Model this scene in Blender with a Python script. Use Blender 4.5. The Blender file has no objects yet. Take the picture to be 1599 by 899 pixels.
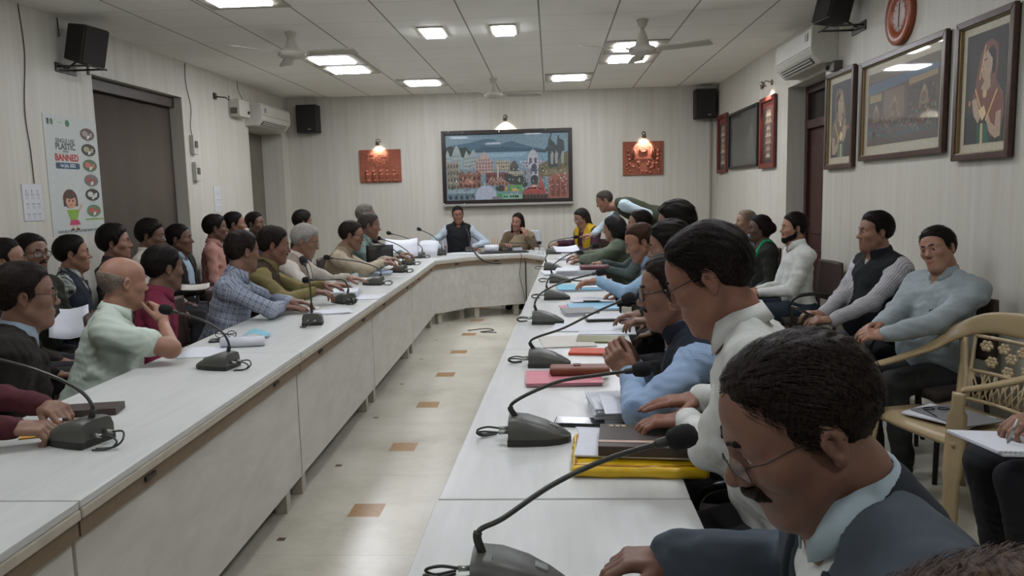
import bpy, math, random
import numpy as np
from mathutils import Vector, Matrix

# ------------------------------------------------------------------ camera, light, exposure
C = bpy.context.scene.collection
SC = bpy.context.scene
PI = math.pi
random.seed(7)
F_PX, PITCH, YAW, ROLL, CAM_H = 1200.0, 0.1215, 0.0530, -0.0243, 1.50

def cam_axes():
    cy, sy = math.cos(YAW), math.sin(YAW)
    cp, sp = math.cos(PITCH), math.sin(PITCH)
    fwd = np.array([-sy*cp, cy*cp, -sp])
    right = np.array([cy, sy, 0.0])
    up = np.cross(right, fwd)
    c, s = math.cos(ROLL), math.sin(ROLL)
    return c*right + s*up, -s*right + c*up, fwd
CR, CU, CF = cam_axes()
cam_data = bpy.data.cameras.new('camera')
cam_data.sensor_width = 36.0
cam_data.lens = 36.0*F_PX/1599.0
cam_data.clip_start = 0.02
cam = bpy.data.objects.new('camera', cam_data)
C.objects.link(cam)
cam.matrix_world = Matrix((
    (CR[0], CU[0], -CF[0], 0.0), (CR[1], CU[1], -CF[1], 0.0),
    (CR[2], CU[2], -CF[2], CAM_H), (0, 0, 0, 1)))
SC.camera = cam

def ray(px, py):
    return CR*(px-799.5)/F_PX - CU*(py-449.5)/F_PX + CF
def at(px, py, Y):                     # point of the room at depth Y seen at a pixel of the photograph
    d = ray(px, py); return np.array([0, 0, CAM_H]) + d*(Y/d[1])
def onz(px, py, z):
    d = ray(px, py); return np.array([0, 0, CAM_H]) + d*((z-CAM_H)/d[2])
def onx(px, py, X):
    d = ray(px, py); return np.array([0, 0, CAM_H]) + d*(X/d[0])

SC.view_settings.view_transform = 'Standard'
SC.view_settings.look = 'None'
SC.view_settings.gamma = 1.0
SC.view_settings.use_curve_mapping = False
SC.view_settings.exposure = EXPOSURE = 0.38
try:
    SC.cycles.use_denoising = True
    SC.cycles.denoiser = 'OPENIMAGEDENOISE'
    SC.cycles.max_bounces = 6
    SC.cycles.diffuse_bounces = 4
    SC.cycles.glossy_bounces = 3
    SC.cycles.transparent_max_bounces = 8
    SC.cycles.sample_clamp_indirect = 4.0
except Exception:
    pass
world = bpy.data.worlds.new('world'); SC.world = world
world.use_nodes = True
world.node_tree.nodes['Background'].inputs[0].default_value = (1.0, 0.97, 0.92, 1)
world.node_tree.nodes['Background'].inputs[1].default_value = 0.03
PANEL_POWER = 32.0        # emission strength of the ceiling panels
SPOT_POWER = 14.0        # watts of the picture lamps

# ------------------------------------------------------------------ materials
MATS = {}
def lin(c):
    if isinstance(c, str):
        c = c.lstrip('#'); c = [int(c[i:i+2], 16) for i in (0, 2, 4)]
        c = [v/255 for v in c]
        return tuple((v/12.92 if v <= .04045 else ((v+.055)/1.055)**2.4) for v in c)
    return tuple(c[:3])

class NT:
    def __init__(self, name):
        self.m = bpy.data.materials.new(name); self.m.use_nodes = True
        self.t = self.m.node_tree; self.n = self.t.nodes
        self.p = self.n['Principled BSDF']
    def add(self, typ, **kw):
        x = self.n.new(typ)
        for k, v in kw.items(): setattr(x, k, v)
        return x
    def link(self, a, b): self.t.links.new(a, b)
    def val(self, sock, v): sock.default_value = v
    def coords(self, kind='Object', scale=(1, 1, 1), attr=None):
        mp = self.add('ShaderNodeMapping'); mp.inputs['Scale'].default_value = scale
        if attr:
            a = self.add('ShaderNodeAttribute', attribute_name=attr); self.link(a.outputs['Vector'], mp.inputs[0])
        else:
            a = self.add('ShaderNodeTexCoord'); self.link(a.outputs[kind], mp.inputs[0])
        return mp.outputs[0]
    def noise(self, vec, scale, detail=3.0, rough=.5):
        x = self.add('ShaderNodeTexNoise'); x.inputs['Scale'].default_value = scale
        x.inputs['Detail'].default_value = detail; x.inputs['Roughness'].default_value = rough
        self.link(vec, x.inputs['Vector']); return x.outputs['Fac']
    def ramp(self, fac, stops):
        r = self.add('ShaderNodeValToRGB'); e = r.color_ramp.elements
        while len(e) < len(stops): e.new(0.5)
        for q, (p, c) in zip(e, stops):
            q.position = p; q.color = (*lin(c), 1)
        self.link(fac, r.inputs[0]); return r.outputs[0]
    def mix(self, fac, a, b):
        x = self.add('ShaderNodeMix', data_type='RGBA')
        for s, v in ((x.inputs[0], fac), (x.inputs[6], a), (x.inputs[7], b)):
            if hasattr(v, 'is_output'): self.link(v, s)
            elif isinstance(v, (int, float)): s.default_value = v
            else: s.default_value = (*lin(v), 1)
        return x.outputs[2]
    def math(self, op, a, b=None, c=None):
        x = self.add('ShaderNodeMath', operation=op)
        for s, v in zip(x.inputs, (a, b, c)):
            if v is None: continue
            if hasattr(v, 'is_output'): self.link(v, s)
            else: s.default_value = v
        return x.outputs[0]
    def bump(self, h, strength=.3, dist=.01):
        b = self.add('ShaderNodeBump'); b.inputs['Strength'].default_value = strength
        b.inputs['Distance'].default_value = dist
        self.link(h, b.inputs['Height']); self.link(b.outputs[0], self.p.inputs['Normal'])
    def base(self, c):
        if hasattr(c, 'is_output'): self.link(c, self.p.inputs['Base Color'])
        else: self.p.inputs['Base Color'].default_value = (*lin(c), 1)

def mat(name, col, rough=.6, metal=0.0, var=.06, scale=30, emit=None, spec=.5, bump=0, alpha=None, trans=0):
    if name in MATS: return MATS[name]
    N = NT(name); c = lin(col)
    if var:
        v = N.coords(); f = N.noise(v, scale)
        N.base(N.ramp(f, [(.3, tuple(x*(1-var) for x in c)), (.7, tuple(min(1, x*(1+var)) for x in c))]))
        if bump: N.bump(f, bump, .004)
    else: N.base(c)
    N.p.inputs['Roughness'].default_value = rough
    N.p.inputs['Metallic'].default_value = metal
    N.p.inputs['Specular IOR Level'].default_value = spec
    if trans: N.p.inputs['Transmission Weight'].default_value = trans
    if alpha is not None: N.p.inputs['Alpha'].default_value = alpha
    if emit:
        N.p.inputs['Emission Color'].default_value = (*c, 1); N.p.inputs['Emission Strength'].default_value = emit
    MATS[name] = N.m; return N.m

def cloth(name, col, pattern=None, col2='#888888', col3=None, size=.03, width=.2, rough=.85, var=.08):
    """woven cloth; checks, stripes and dots run in the garment's own coordinates (attribute cuv, metres)"""
    if name in MATS: return MATS[name]
    N = NT(name); v = N.coords('Object')
    f = N.noise(v, 14, 3); c = lin(col)
    base = N.ramp(f, [(.3, tuple(x*(1-var) for x in c)), (.7, tuple(min(1, x*(1+var)) for x in c))])
    if pattern:
        at_ = N.add('ShaderNodeAttribute', attribute_name='cuv')
        sp = N.add('ShaderNodeSeparateXYZ'); N.link(at_.outputs['Vector'], sp.inputs[0])
        def band(s, size, width, off=0.0):
            q = N.math('FRACT', N.math('ADD', N.math('DIVIDE', s, size), 40.0+off))
            return N.math('LESS_THAN', q, width)
        U, V = sp.outputs[0], sp.outputs[1]
        if pattern == 'check':
            a, b = band(U, size, width), band(V, size, width)
            s = N.math('MULTIPLY', N.math('ADD', a, b), .5)
            base = N.mix(s, base, col2)
            if col3:
                a, b = band(U, size, .08, .3), band(V, size, .08, .3)
                base = N.mix(N.math('MAXIMUM', a, b), base, col3)
        elif pattern == 'stripe':
            base = N.mix(band(U, size, width), base, col2)
            if col3: base = N.mix(band(U, size, .1, .45), base, col3)
        elif pattern == 'dots':
            a, b = band(U, size, width), band(V, size, width)
            base = N.mix(N.math('MULTIPLY', a, b), base, col2)
        elif pattern == 'border':
            base = N.mix(N.math('LESS_THAN', V, size), base, col2)
    N.base(base)
    N.p.inputs['Roughness'].default_value = rough
    N.p.inputs['Specular IOR Level'].default_value = .25
    N.bump(N.noise(v, 260, 1), .12, .002)
    MATS[name] = N.m; return N.m

def skin(tone, c=None):
    name = 'skin_%s' % tone.strip('#')
    if name in MATS: return MATS[name]
    N = NT(name); v = N.coords(); c = c or lin(tone)
    f = N.noise(v, 18, 4)
    N.base(N.ramp(f, [(.3, (c[0]*.88, c[1]*.84, c[2]*.84)), (.7, (c[0]*1.1, c[1]*1.1, c[2]*1.1))]))
    N.p.inputs['Roughness'].default_value = .5
    N.p.inputs['Specular IOR Level'].default_value = .4
    N.bump(N.noise(v, 300, 2), .1, .001)
    MATS[name] = N.m; return N.m

def hair_mat(name, col, col2=None, mixpt=.5):
    if name in MATS: return MATS[name]
    N = NT(name); v = N.coords('Object', (210, 70, 70)); c = lin(col); d = lin(col2 or col)
    f = N.noise(v, 1.6, 4, .6)
    N.base(N.ramp(f, [(mixpt-.12, c), (mixpt+.14, tuple(x*1.25+.001 for x in d))]))
    N.p.inputs['Roughness'].default_value = .5
    N.p.inputs['Specular IOR Level'].default_value = .10
    N.bump(f, .4, .003)
    MATS[name] = N.m; return N.m

# ------------------------------------------------------------------ mesh building
def np3(v): return np.array(v, dtype=float)
def unit(v):
    v = np3(v); return v/ (np.linalg.norm(v) or 1)

class MB:
    """collects shapes for ONE mesh object"""
    def __init__(self): self.v = []; self.f = []; self.m = []; self.s = []
    def raw(self, verts, faces, m=0, smooth=False):
        o = len(self.v); self.v += [tuple(float(q) for q in p) for p in verts]
        for f in faces:
            self.f.append(tuple(i+o for i in f)); self.m.append(m); self.s.append(smooth)
        return self
    def box(self, c, size, rot=None, m=0):
        c = np3(c); h = np3(size)/2
        P = [np3((x, y, z))*h for x in (-1, 1) for y in (-1, 1) for z in (-1, 1)]
        if rot is not None: P = [rot@p for p in P]
        return self.raw([p+c for p in P], [(0, 1, 3, 2), (4, 6, 7, 5), (0, 4, 5, 1), (2, 3, 7, 6), (0, 2, 6, 4), (1, 5, 7, 3)], m)
    def bx(self, x0, x1, y0, y1, z0, z1, m=0):
        return self.box(((x0+x1)/2, (y0+y1)/2, (z0+z1)/2), (abs(x1-x0), abs(y1-y0), abs(z1-z0)), None, m)
    def prism(self, poly, z0, z1, m=0):            # polygon in XY extruded in Z (counter-clockwise)
        n = len(poly); P = [(x, y, z0) for x, y in poly]+[(x, y, z1) for x, y in poly]
        fs = [tuple(range(n-1, -1, -1)), tuple(range(n, 2*n))]+[(i, (i+1) % n, (i+1) % n+n, i+n) for i in range(n)]
        return self.raw(P, fs, m)
    def plate(self, poly, o, u, w, d0, d1, m=0):   # polygon in plane (o,u,w), thickness along u x w
        o, u, w = np3(o), np3(u), np3(w); nrm = np.cross(u, w); n = len(poly)
        P = [o+u*a+w*b+nrm*d0 for a, b in poly]+[o+u*a+w*b+nrm*d1 for a, b in poly]
        fs = [tuple(range(n-1, -1, -1)), tuple(range(n, 2*n))]+[(i, (i+1) % n, (i+1) % n+n, i+n) for i in range(n)]
        return self.raw(P, fs, m)
    def tube(self, pts, r, seg=10, m=0, cap=True, flat=1.0):
        pts = [np3(p) for p in pts]; n = len(pts)
        rs = [r]*n if not hasattr(r, '__len__') else r
        ref = None; V = []; fs = []
        for i, p in enumerate(pts):
            t = unit(pts[min(i+1, n-1)]-pts[max(i-1, 0)])
            if ref is None:
                ref = np.cross(t, (0, 0, 1.0))
                if np.linalg.norm(ref) < .1: ref = np.cross(t, (0, 1.0, 0))
            ref = unit(ref-t*np.dot(ref, t)); b = np.cross(t, ref)
            for k in range(seg):
                a = 2*PI*k/seg; V.append(p+(ref*math.cos(a)+b*math.sin(a)*flat)*rs[i])
        for i in range(n-1):
            for k in range(seg):
                k2 = (k+1) % seg; fs.append((i*seg+k, i*seg+k2, (i+1)*seg+k2, (i+1)*seg+k))
        if cap: fs += [tuple(range(seg-1, -1, -1)), tuple((n-1)*seg+k for k in range(seg))]
        return self.raw(V, fs, m, True)
    def lathe(self, prof, c=(0, 0, 0), axis=(0, 0, 1), seg=20, m=0, smooth=True):   # profile [(radius, height)]
        c = np3(c); w = unit(axis); u = np.cross(w, (1.0, 0, 0) if abs(w[0]) < .9 else (0, 1.0, 0)); u = unit(u); v = np.cross(w, u)
        V = []; fs = []; n = len(prof)
        for rr, h in prof:
            for k in range(seg):
                a = 2*PI*k/seg; V.append(c+w*h+(u*math.cos(a)+v*math.sin(a))*rr)
        for i in range(n-1):
            for k in range(seg):
                k2 = (k+1) % seg; fs.append((i*seg+k, i*seg+k2, (i+1)*seg+k2, (i+1)*seg+k))
        if prof[0][0] > 1e-4: fs.append(tuple(range(seg-1, -1, -1)))
        if prof[-1][0] > 1e-4: fs.append(tuple((n-1)*seg+k for k in range(seg)))
        return self.raw(V, fs, m, smooth)
    def ball(self, c, r, seg=14, m=0, axis=(0, 0, 1)):
        r3 = np3(r) if hasattr(r, '__len__') else np3((r, r, r)); n = max(6, seg//2); o = len(self.v)
        prof = [(math.sin(PI*i/n), -math.cos(PI*i/n)) for i in range(n+1)]
        self.lathe(prof, (0, 0, 0), axis, seg, m)
        for i in range(o, len(self.v)): self.v[i] = tuple(np3(self.v[i])*r3+np3(c))
        return self
    def grid(self, rows, m=0, smooth=True, closed=False):      # rows of points -> quads
        nr = len(rows); nc = len(rows[0]); V = [p for r in rows for p in r]; fs = []
        for i in range(nr-1):
            for j in range(nc if closed else nc-1):
                j2 = (j+1) % nc; fs.append((i*nc+j, i*nc+j2, (i+1)*nc+j2, (i+1)*nc+j))
        return self.raw(V, fs, m, smooth)
    def build(self, name, mats, parent=None, bevel=0, local=False, solid=0, sub=0, fix=False):
        me = bpy.data.meshes.new(name)
        vs = self.v
        if parent is not None and not local:
            mw = parent.matrix_basis.copy(); q = parent.parent
            while q is not None: mw = q.matrix_basis @ mw; q = q.parent
            inv = mw.inverted(); vs = [tuple(inv @ Vector(p)) for p in vs]
        me.from_pydata(vs, [], self.f)
        if not isinstance(mats, (list, tuple)): mats = [mats]
        for q in mats: me.materials.append(q)
        me.polygons.foreach_set('material_index', self.m)
        me.polygons.foreach_set('use_smooth', self.s); me.update()
        if fix:
            import bmesh
            bm = bmesh.new(); bm.from_mesh(me); bmesh.ops.recalc_face_normals(bm, faces=bm.faces); bm.to_mesh(me); bm.free()
        o = bpy.data.objects.new(name, me); C.objects.link(o)
        if parent is not None: o.parent = parent
        if solid:
            md = o.modifiers.new('solid', 'SOLIDIFY'); md.thickness = solid; md.offset = 0
        if sub:
            md = o.modifiers.new('sub', 'SUBSURF'); md.levels = md.render_levels = sub
        if bevel:
            md = o.modifiers.new('bevel', 'BEVEL'); md.width = bevel; md.segments = 2; md.limit_method = 'ANGLE'; md.angle_limit = .6
        return o

def tag(o, label=None, cat=None, group=None, kind=None):
    if label: o['label'] = label
    if cat: o['category'] = cat
    if group: o['group'] = group
    if kind: o['kind'] = kind
    return o
def thing(name, label, cat, loc=(0, 0, 0), rotz=0.0, group=None):
    o = bpy.data.objects.new(name, None); C.objects.link(o); o.empty_display_size = .05
    o.matrix_basis = Matrix.Translation(Vector([float(q) for q in loc])) @ Matrix.Rotation(rotz, 4, 'Z')
    return tag(o, label, cat, group)
def struct(o): return tag(o, kind='structure')
def kids(o): return [c for c in bpy.data.objects if c.parent == o]
def copy_tree(o, parent=None):
    c = o.copy(); C.objects.link(c)
    if parent is not None: c.parent = parent
    for ch in kids(o): copy_tree(ch, c)
    return c
def place(o, loc, rotz=0.0):
    o.matrix_basis = Matrix.Translation(Vector([float(q) for q in loc])) @ Matrix.Rotation(rotz, 4, 'Z'); return o
def bez(pts, n=8):           # Catmull-Rom through points
    P = [np3(p) for p in pts]; P = [2*P[0]-P[1]]+P+[2*P[-1]-P[-2]]; out = []
    for i in range(1, len(P)-2):
        for k in range(n):
            t = k/n; a, b, c, d = P[i-1:i+3]
            out.append(.5*((2*b)+(-a+c)*t+(2*a-5*b+4*c-d)*t*t+(-a+3*b-3*c+d)*t**3))
    return out+[P[-2]]
def text_mesh(s, size, o, u, w, depth=.0008, align='CENTER', bold=0.0):
    """writing as real thin geometry; o = anchor, u = reading direction, w = up"""
    cu = bpy.data.curves.new('t', 'FONT'); cu.body = s; cu.size = size; cu.align_x = align; cu.align_y = 'CENTER'
    cu.extrude = depth; cu.offset = bold*size; cu.resolution_u = 3
    ob = bpy.data.objects.new('t', cu); C.objects.link(ob)
    dg = bpy.context.evaluated_depsgraph_get(); me = bpy.data.meshes.new_from_object(ob.evaluated_get(dg))
    V = [v.co for v in me.vertices]; Fs = [tuple(p.vertices) for p in me.polygons]
    o, u, w = np3(o), np3(u), np3(w); n = np.cross(u, w)
    V = [o+u*v.x+w*v.y+n*v.z for v in V]
    bpy.data.objects.remove(ob); bpy.data.curves.remove(cu); bpy.data.meshes.remove(me)
    return V, Fs

# ------------------------------------------------------------------ smooth implicit bodies, meshed by surface nets
class Fr:
    """local frame: columns of R are the local axes in the world"""
    def __init__(s, o=(0, 0, 0), R=None, k=1.0): s.o = np3(o); s.R = np.eye(3) if R is None else np.array(R, float); s.k = k
    def w(s, p): return s.o + s.R @ np3(p)*s.k
    def d(s, v): return s.R @ np3(v)
    def l(s, P): return (np.asarray(P)-s.o) @ s.R/s.k
    def sub(s, o, R=None): return Fr(s.w(o), s.R @ (np.eye(3) if R is None else R), s.k)
ID = Fr()
def rot(axis, deg):
    a = math.radians(deg); c, s = math.cos(a), math.sin(a)
    return np.array({'x': [[1, 0, 0], [0, c, -s], [0, s, c]], 'y': [[c, 0, s], [0, 1, 0], [-s, 0, c]], 'z': [[c, -s, 0], [s, c, 0], [0, 0, 1]]}[axis])

def p_cap(fr, a, b, ra, rb=None, flat=None):
    rb = ra if rb is None else rb; a, b = np3(a), np3(b); ab = b-a; L2 = max(ab@ab, 1e-9); r = max(ra, rb)
    def fn(x, y, z):
        t = np.clip(((x-a[0])*ab[0]+(y-a[1])*ab[1]+(z-a[2])*ab[2])/L2, 0, 1)
        return np.sqrt((x-a[0]-t*ab[0])**2+(y-a[1]-t*ab[1])**2+(z-a[2]-t*ab[2])**2)-(ra+(rb-ra)*t)
    return fr, fn, np.minimum(a, b)-r, np.maximum(a, b)+r
def p_ell(fr, c, r, R=None):
    c, r = np3(c), np3(r)
    if R is not None: fr = fr.sub(c, R); c = np.zeros(3)
    def fn(x, y, z):
        x, y, z = x-c[0], y-c[1], z-c[2]
        k0 = np.sqrt((x/r[0])**2+(y/r[1])**2+(z/r[2])**2)
        k1 = np.sqrt((x/r[0]**2)**2+(y/r[1]**2)**2+(z/r[2]**2)**2)
        return k0*(k0-1)/np.maximum(k1, 1e-6)
    return fr, fn, c-r, c+r
def p_box(fr, c, h, rad=.005):
    c, h = np3(c), np3(h)
    def fn(x, y, z):
        qx, qy, qz = np.abs(x-c[0])-h[0]+rad, np.abs(y-c[1])-h[1]+rad, np.abs(z-c[2])-h[2]+rad
        return np.sqrt(np.maximum(qx, 0)**2+np.maximum(qy, 0)**2+np.maximum(qz, 0)**2)+np.minimum(np.maximum(qx, np.maximum(qy, qz)), 0)-rad
    return fr, fn, c-h, c+h

def smin(a, b, k):
    if k <= 0: return np.minimum(a, b)
    h = np.maximum(k-np.abs(a-b), 0)/k
    return np.minimum(a, b)-h*h*k*.25
def world_box(pr):
    fr, fn, lo, hi = pr
    c = np.array([fr.w((x, y, z)) for x in (lo[0], hi[0]) for y in (lo[1], hi[1]) for z in (lo[2], hi[2])])
    return c.min(0), c.max(0)

class Field:
    def __init__(s, steps, h, pad=.02, fine=None):
        bs = [world_box(q[1]) for q in steps if q[0] == 'u']
        lo = np.min([b[0] for b in bs], 0)-pad; hi = np.max([b[1] for b in bs], 0)+pad
        s.h = h; s.ax = []
        for i in range(3):             # the grid may be finer around some boxes (head, hands)
            if not fine: s.ax.append(np.arange(lo[i], hi[i]+h, h)); continue
            v = [lo[i]]
            while v[-1] < hi[i]+h:
                q = [f[2] for f in fine if f[0][i]-.006 <= v[-1] <= f[1][i]+.006]
                nxt = [f[0][i]-.006 for f in fine if f[0][i]-.006 > v[-1]+1e-6]
                step = min(q) if q else h
                v.append(v[-1]+step if not nxt else min(v[-1]+step, max(min(nxt), v[-1]+.001)))
            s.ax.append(np.array(v))
        s.d = np.full([len(a) for a in s.ax], .5, np.float32)
        for q in steps:
            if q[0] in ('u', 's'): s.prim(q[0], q[1], q[2])
            elif q[0] == 'f': s.full(q[1])
    def local(s, fr, sl=(slice(None),)*3):
        X = s.ax[0][sl[0]][:, None, None]-fr.o[0]; Y = s.ax[1][sl[1]][None, :, None]-fr.o[1]; Z = s.ax[2][sl[2]][None, None, :]-fr.o[2]
        R = fr.R
        return [(R[0, i]*X+R[1, i]*Y+R[2, i]*Z)/fr.k for i in range(3)]
    def prim(s, op, pr, k):
        lo, hi = world_box(pr); m = k+3*s.h; sl = []
        for i in range(3):
            a = np.searchsorted(s.ax[i], lo[i]-m); b = np.searchsorted(s.ax[i], hi[i]+m)
            if b-a < 1: return
            sl.append(slice(a, b))
        sl = tuple(sl); d = (pr[1](*s.local(pr[0], sl))*pr[0].k).astype(np.float32); o = s.d[sl]
        s.d[sl] = smin(o, d, k) if op == 'u' else -smin(-o, d, k)
    def full(s, fn):           # fn(d, getlocal) -> new d on the whole grid
        s.d = fn(s.d, s.local).astype(np.float32)
    def mesh(s):
        F = s.d; ins = F < 0; nx, ny, nz = F.shape
        cnt = np.zeros((nx-1, ny-1, nz-1), np.int8)
        for a in (0, 1):
            for b in (0, 1):
                for c in (0, 1): cnt += ins[a:nx-1+a, b:ny-1+b, c:nz-1+c]
        act = (cnt > 0) & (cnt < 8); I, J, K = np.nonzero(act); n = len(I)
        if n == 0: return np.zeros((0, 3)), np.zeros((0, 4), int)
        idx = -np.ones(act.shape, np.int64); idx[I, J, K] = np.arange(n)
        P = np.zeros((n, 3)); W = np.zeros(n)
        cs = [(a, b, c) for a in (0, 1) for b in (0, 1) for c in (0, 1)]
        for p in cs:
            for ax in range(3):
                if p[ax]: continue
                q = list(p); q[ax] = 1
                f0 = F[I+p[0], J+p[1], K+p[2]]; f1 = F[I+q[0], J+q[1], K+q[2]]
                mk = (f0 < 0) != (f1 < 0); t = np.where(mk, f0/np.where(mk, f0-f1, 1), 0)
                e = np.tile(np.array(p, float), (n, 1)); e[:, ax] = t
                P += e*mk[:, None]; W += mk
        P = P/W[:, None]+np.stack([I, J, K], 1); P = np.stack([np.interp(P[:, i], np.arange(len(s.ax[i])), s.ax[i]) for i in range(3)], 1)
        Q = []
        for ax in range(3):
            o1, o2 = [(1, 2), (2, 0), (0, 1)][ax]
            A = [slice(None)]*3; B = [slice(None)]*3; A[ax] = slice(0, -1); B[ax] = slice(1, None)
            ch = ins[tuple(A)] != ins[tuple(B)]
            E = np.stack(np.nonzero(ch), 1)
            ok = (E[:, o1] > 0) & (E[:, o2] > 0) & (E[:, o1] < F.shape[o1]-1) & (E[:, o2] < F.shape[o2]-1); E = E[ok]
            if not len(E): continue
            def g(d1, d2):
                q = E.copy(); q[:, o1] += d1; q[:, o2] += d2; return idx[q[:, 0], q[:, 1], q[:, 2]]
            quad = np.stack([g(-1, -1), g(0, -1), g(0, 0), g(-1, 0)], 1)
            fl = ~ins[E[:, 0], E[:, 1], E[:, 2]]; quad[fl] = quad[fl][:, ::-1]
            Q.append(quad)
        return P, np.concatenate(Q)

_rn = np.random.default_rng(3)
_ND = [( _rn.normal(size=3), _rn.uniform(0, 6.28)) for _ in range(12)]
def wob(x, y, z, wl, n=4, seed=0):      # cheap smooth noise, wavelength wl
    r = 0
    for i in range(n):
        v, ph = _ND[(i+seed) % 12]; v = v/np.linalg.norm(v)*6.28/wl
        r = r+np.sin(v[0]*x+v[1]*y+v[2]*z+ph+seed)
    return r/n

def link_mesh(name, P, Q, mats, parent=None, midx=None, cuv=None, origin=None):
    me = bpy.data.meshes.new(name); n = len(P); m = len(Q)
    if parent is not None: P = P-np.array(parent.matrix_basis.translation)
    elif origin is not None: P = P-np3(origin)
    me.vertices.add(n); me.vertices.foreach_set('co', P.astype(np.float32).ravel())
    me.loops.add(m*4); me.loops.foreach_set('vertex_index', Q.astype(np.int32).ravel())
    me.polygons.add(m); me.polygons.foreach_set('loop_start', (np.arange(m)*4).astype(np.int32))
    me.polygons.foreach_set('loop_total', np.full(m, 4, np.int32))
    for q in (mats if isinstance(mats, (list, tuple)) else [mats]): me.materials.append(q)
    if midx is not None: me.polygons.foreach_set('material_index', midx.astype(np.int32))
    me.polygons.foreach_set('use_smooth', np.ones(m, bool))
    me.update(calc_edges=True)
    if cuv is not None:
        a = me.attributes.new('cuv', 'FLOAT_VECTOR', 'POINT'); v = np.zeros((n, 3), np.float32); v[:, :2] = cuv
        a.data.foreach_set('vector', v.ravel())
    o = bpy.data.objects.new(name, me); C.objects.link(o)
    if parent is not None: o.parent = parent
    elif origin is not None: o.location = [float(q) for q in origin]
    return o
def join_pq(parts):
    P = []; Q = []; o = 0
    for p, q in parts:
        P.append(p); Q.append(q+o); o += len(p)
    return np.concatenate(P), np.concatenate(Q)

# ------------------------------------------------------------------ people
Z3 = np.array([0, 0, 1.0])
def head_steps(H, sx=1.0, lids=.0045, jaw=1.0, nose=1.0, ears=True, old=0.0, fine=True):
    S = []
    def u(p, k): S.append(('u', p, k))
    u(p_ell(H, (0, -.018, .035), (.074*sx, .097, .087)), 0)
    u(p_ell(H, (0, .035, .045), (.061*sx, .052, .056)), .03)
    u(p_ell(H, (0, .028, -.032), (.060*sx, .058, .078)), .03)
    for s in (-1, 1):
        u(p_cap(H, (s*.046*sx*jaw, -.004, -.050), (s*.016, .066, -.099), .021, .018), .03)
        u(p_ell(H, (s*.043*sx, .056, -.014), (.022, .024, .02)), .03)
        u(p_cap(H, (s*.010, .085, .027), (s*.046*sx, .066, .030), .010, .009), .016)
    u(p_ell(H, (0, .070, -.100), (.024*jaw, .022, .017)), .022)
    u(p_ell(H, (0, .070, -.060), (.033, .026, .028)), .022)
    for s in (-1, 1): S.append(('s', p_ell(H, (s*.032*sx, .098, .011), (.019, .017, .012)), .014))
    u(p_cap(H, (0, .083, .020), (0, .104*nose, -.018), .0075, .0115), .013)
    u(p_ell(H, (0, .105*nose, -.022), (.0125, .0125, .011)), .008)
    for s in (-1, 1): u(p_ell(H, (s*.0125, .095, -.027), (.0085, .011, .008)), .007)
    for s in (-1, 1):
        u(p_ell(H, (s*.031*sx, .074, .0115), (.0155, .0140, .0138)), .006)
        if lids: S.append(('s', p_ell(H, (s*.031*sx, .090, .0095), (.0125, .014, lids)), .002))
    for s in (-1, 1):
        u(p_cap(H, (s*.021, .087, -.056), (s*.004, .0945, -.0525), .0035, .0052), .004)
        u(p_cap(H, (s*.020, .087, -.0575), (0, .0935, -.0645), .0035, .0062), .003)
    if ears:
        for s in (-1, 1):
            R = rot('z', -s*22) @ rot('x', -10)
            E_ = H.sub((s*.074*sx, -.013, -.003), R)
            u(p_ell(E_, (s*.004, -.003, .003), (.008, .0165, .0265)), .008)
            u(p_ell(E_, (s*.003, .003, -.021), (.0065, .009, .011)), .006); u(p_ell(E_, (s*.005, -.002, .012), (.0070, .0145, .0120)), .006)
            S.append(('s', p_ell(E_, (s*.0120, .001, .004), (.007, .0095, .0175)), .004))
            u(p_cap(E_, (s*.006, -.006, -.012), (s*.008, -.008, .016), .0036), .003)
    return S

HL_Y = [-.14, -.10, -.065, -.036, -.022, .000, .010, .026, .036, .056, .074, .098]
HL_Z = [-.062, -.068, -.066, -.030, .014, .012, -.016, -.010, .030, .062, .081, .098]
def hair_steps(H, sx=1.0, top=.016, side=.008, style='short', rec=0.0, amp=.0025, wl=.016, seed=0):
    S = [('u', p_ell(H, (0, -.020, .036), (.074*sx+side, .098+side, .087+top)), 0),
         ('u', p_ell(H, (0, .030, .050), (.060*sx+side*.8, .052+side*.8, .056+top)), .03)]
    if style == 'long': S.append(('u', p_ell(H, (0, -.03, .0), (.088*sx, .095, .11)), .02))
    def cut(d, loc):
        x, y, z = loc(H)
        if amp: d = d + amp*wob(x*1.0, y*.35, z*.8, wl, 5, seed) + amp*.7*wob(x, y*.5, z, wl*2.6, 4, seed+3)
        ys = np.array(HL_Y); zs = np.array(HL_Z)
        rr = rec*np.clip((np.abs(x)-.012)/.035, .25, 1.0)
        line = np.interp(y[..., :1] if y.ndim == 3 and y.shape[2] == 1 else y, ys, zs) if not np.any(rr) else np.interp(y+rr*np.clip((z-.0)/.05, 0, 1), ys, zs)
        if style == 'long': line = np.where(y < .0, -.2, line)
        line = line + .0036*wob(x, y*.6, z*.6, .018, 4, seed+1)*np.clip((y+.0)/.03, .2, 1)
        c = (line-z)*.75
        d = d + .0105*np.clip(1+c/.034, 0, 1)**1.5
        if style == 'bald': c = np.maximum(np.maximum(c, (z-.034-.25*np.clip(-y-.03, 0, .1))*.5), y-.004)
        if style == 'thin': c = np.maximum(c, np.minimum((.0-y)*-1., (z-.075))*.9)
        return -smin(-d, -c, .008)
    S.append(('f', cut))
    return S

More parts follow.
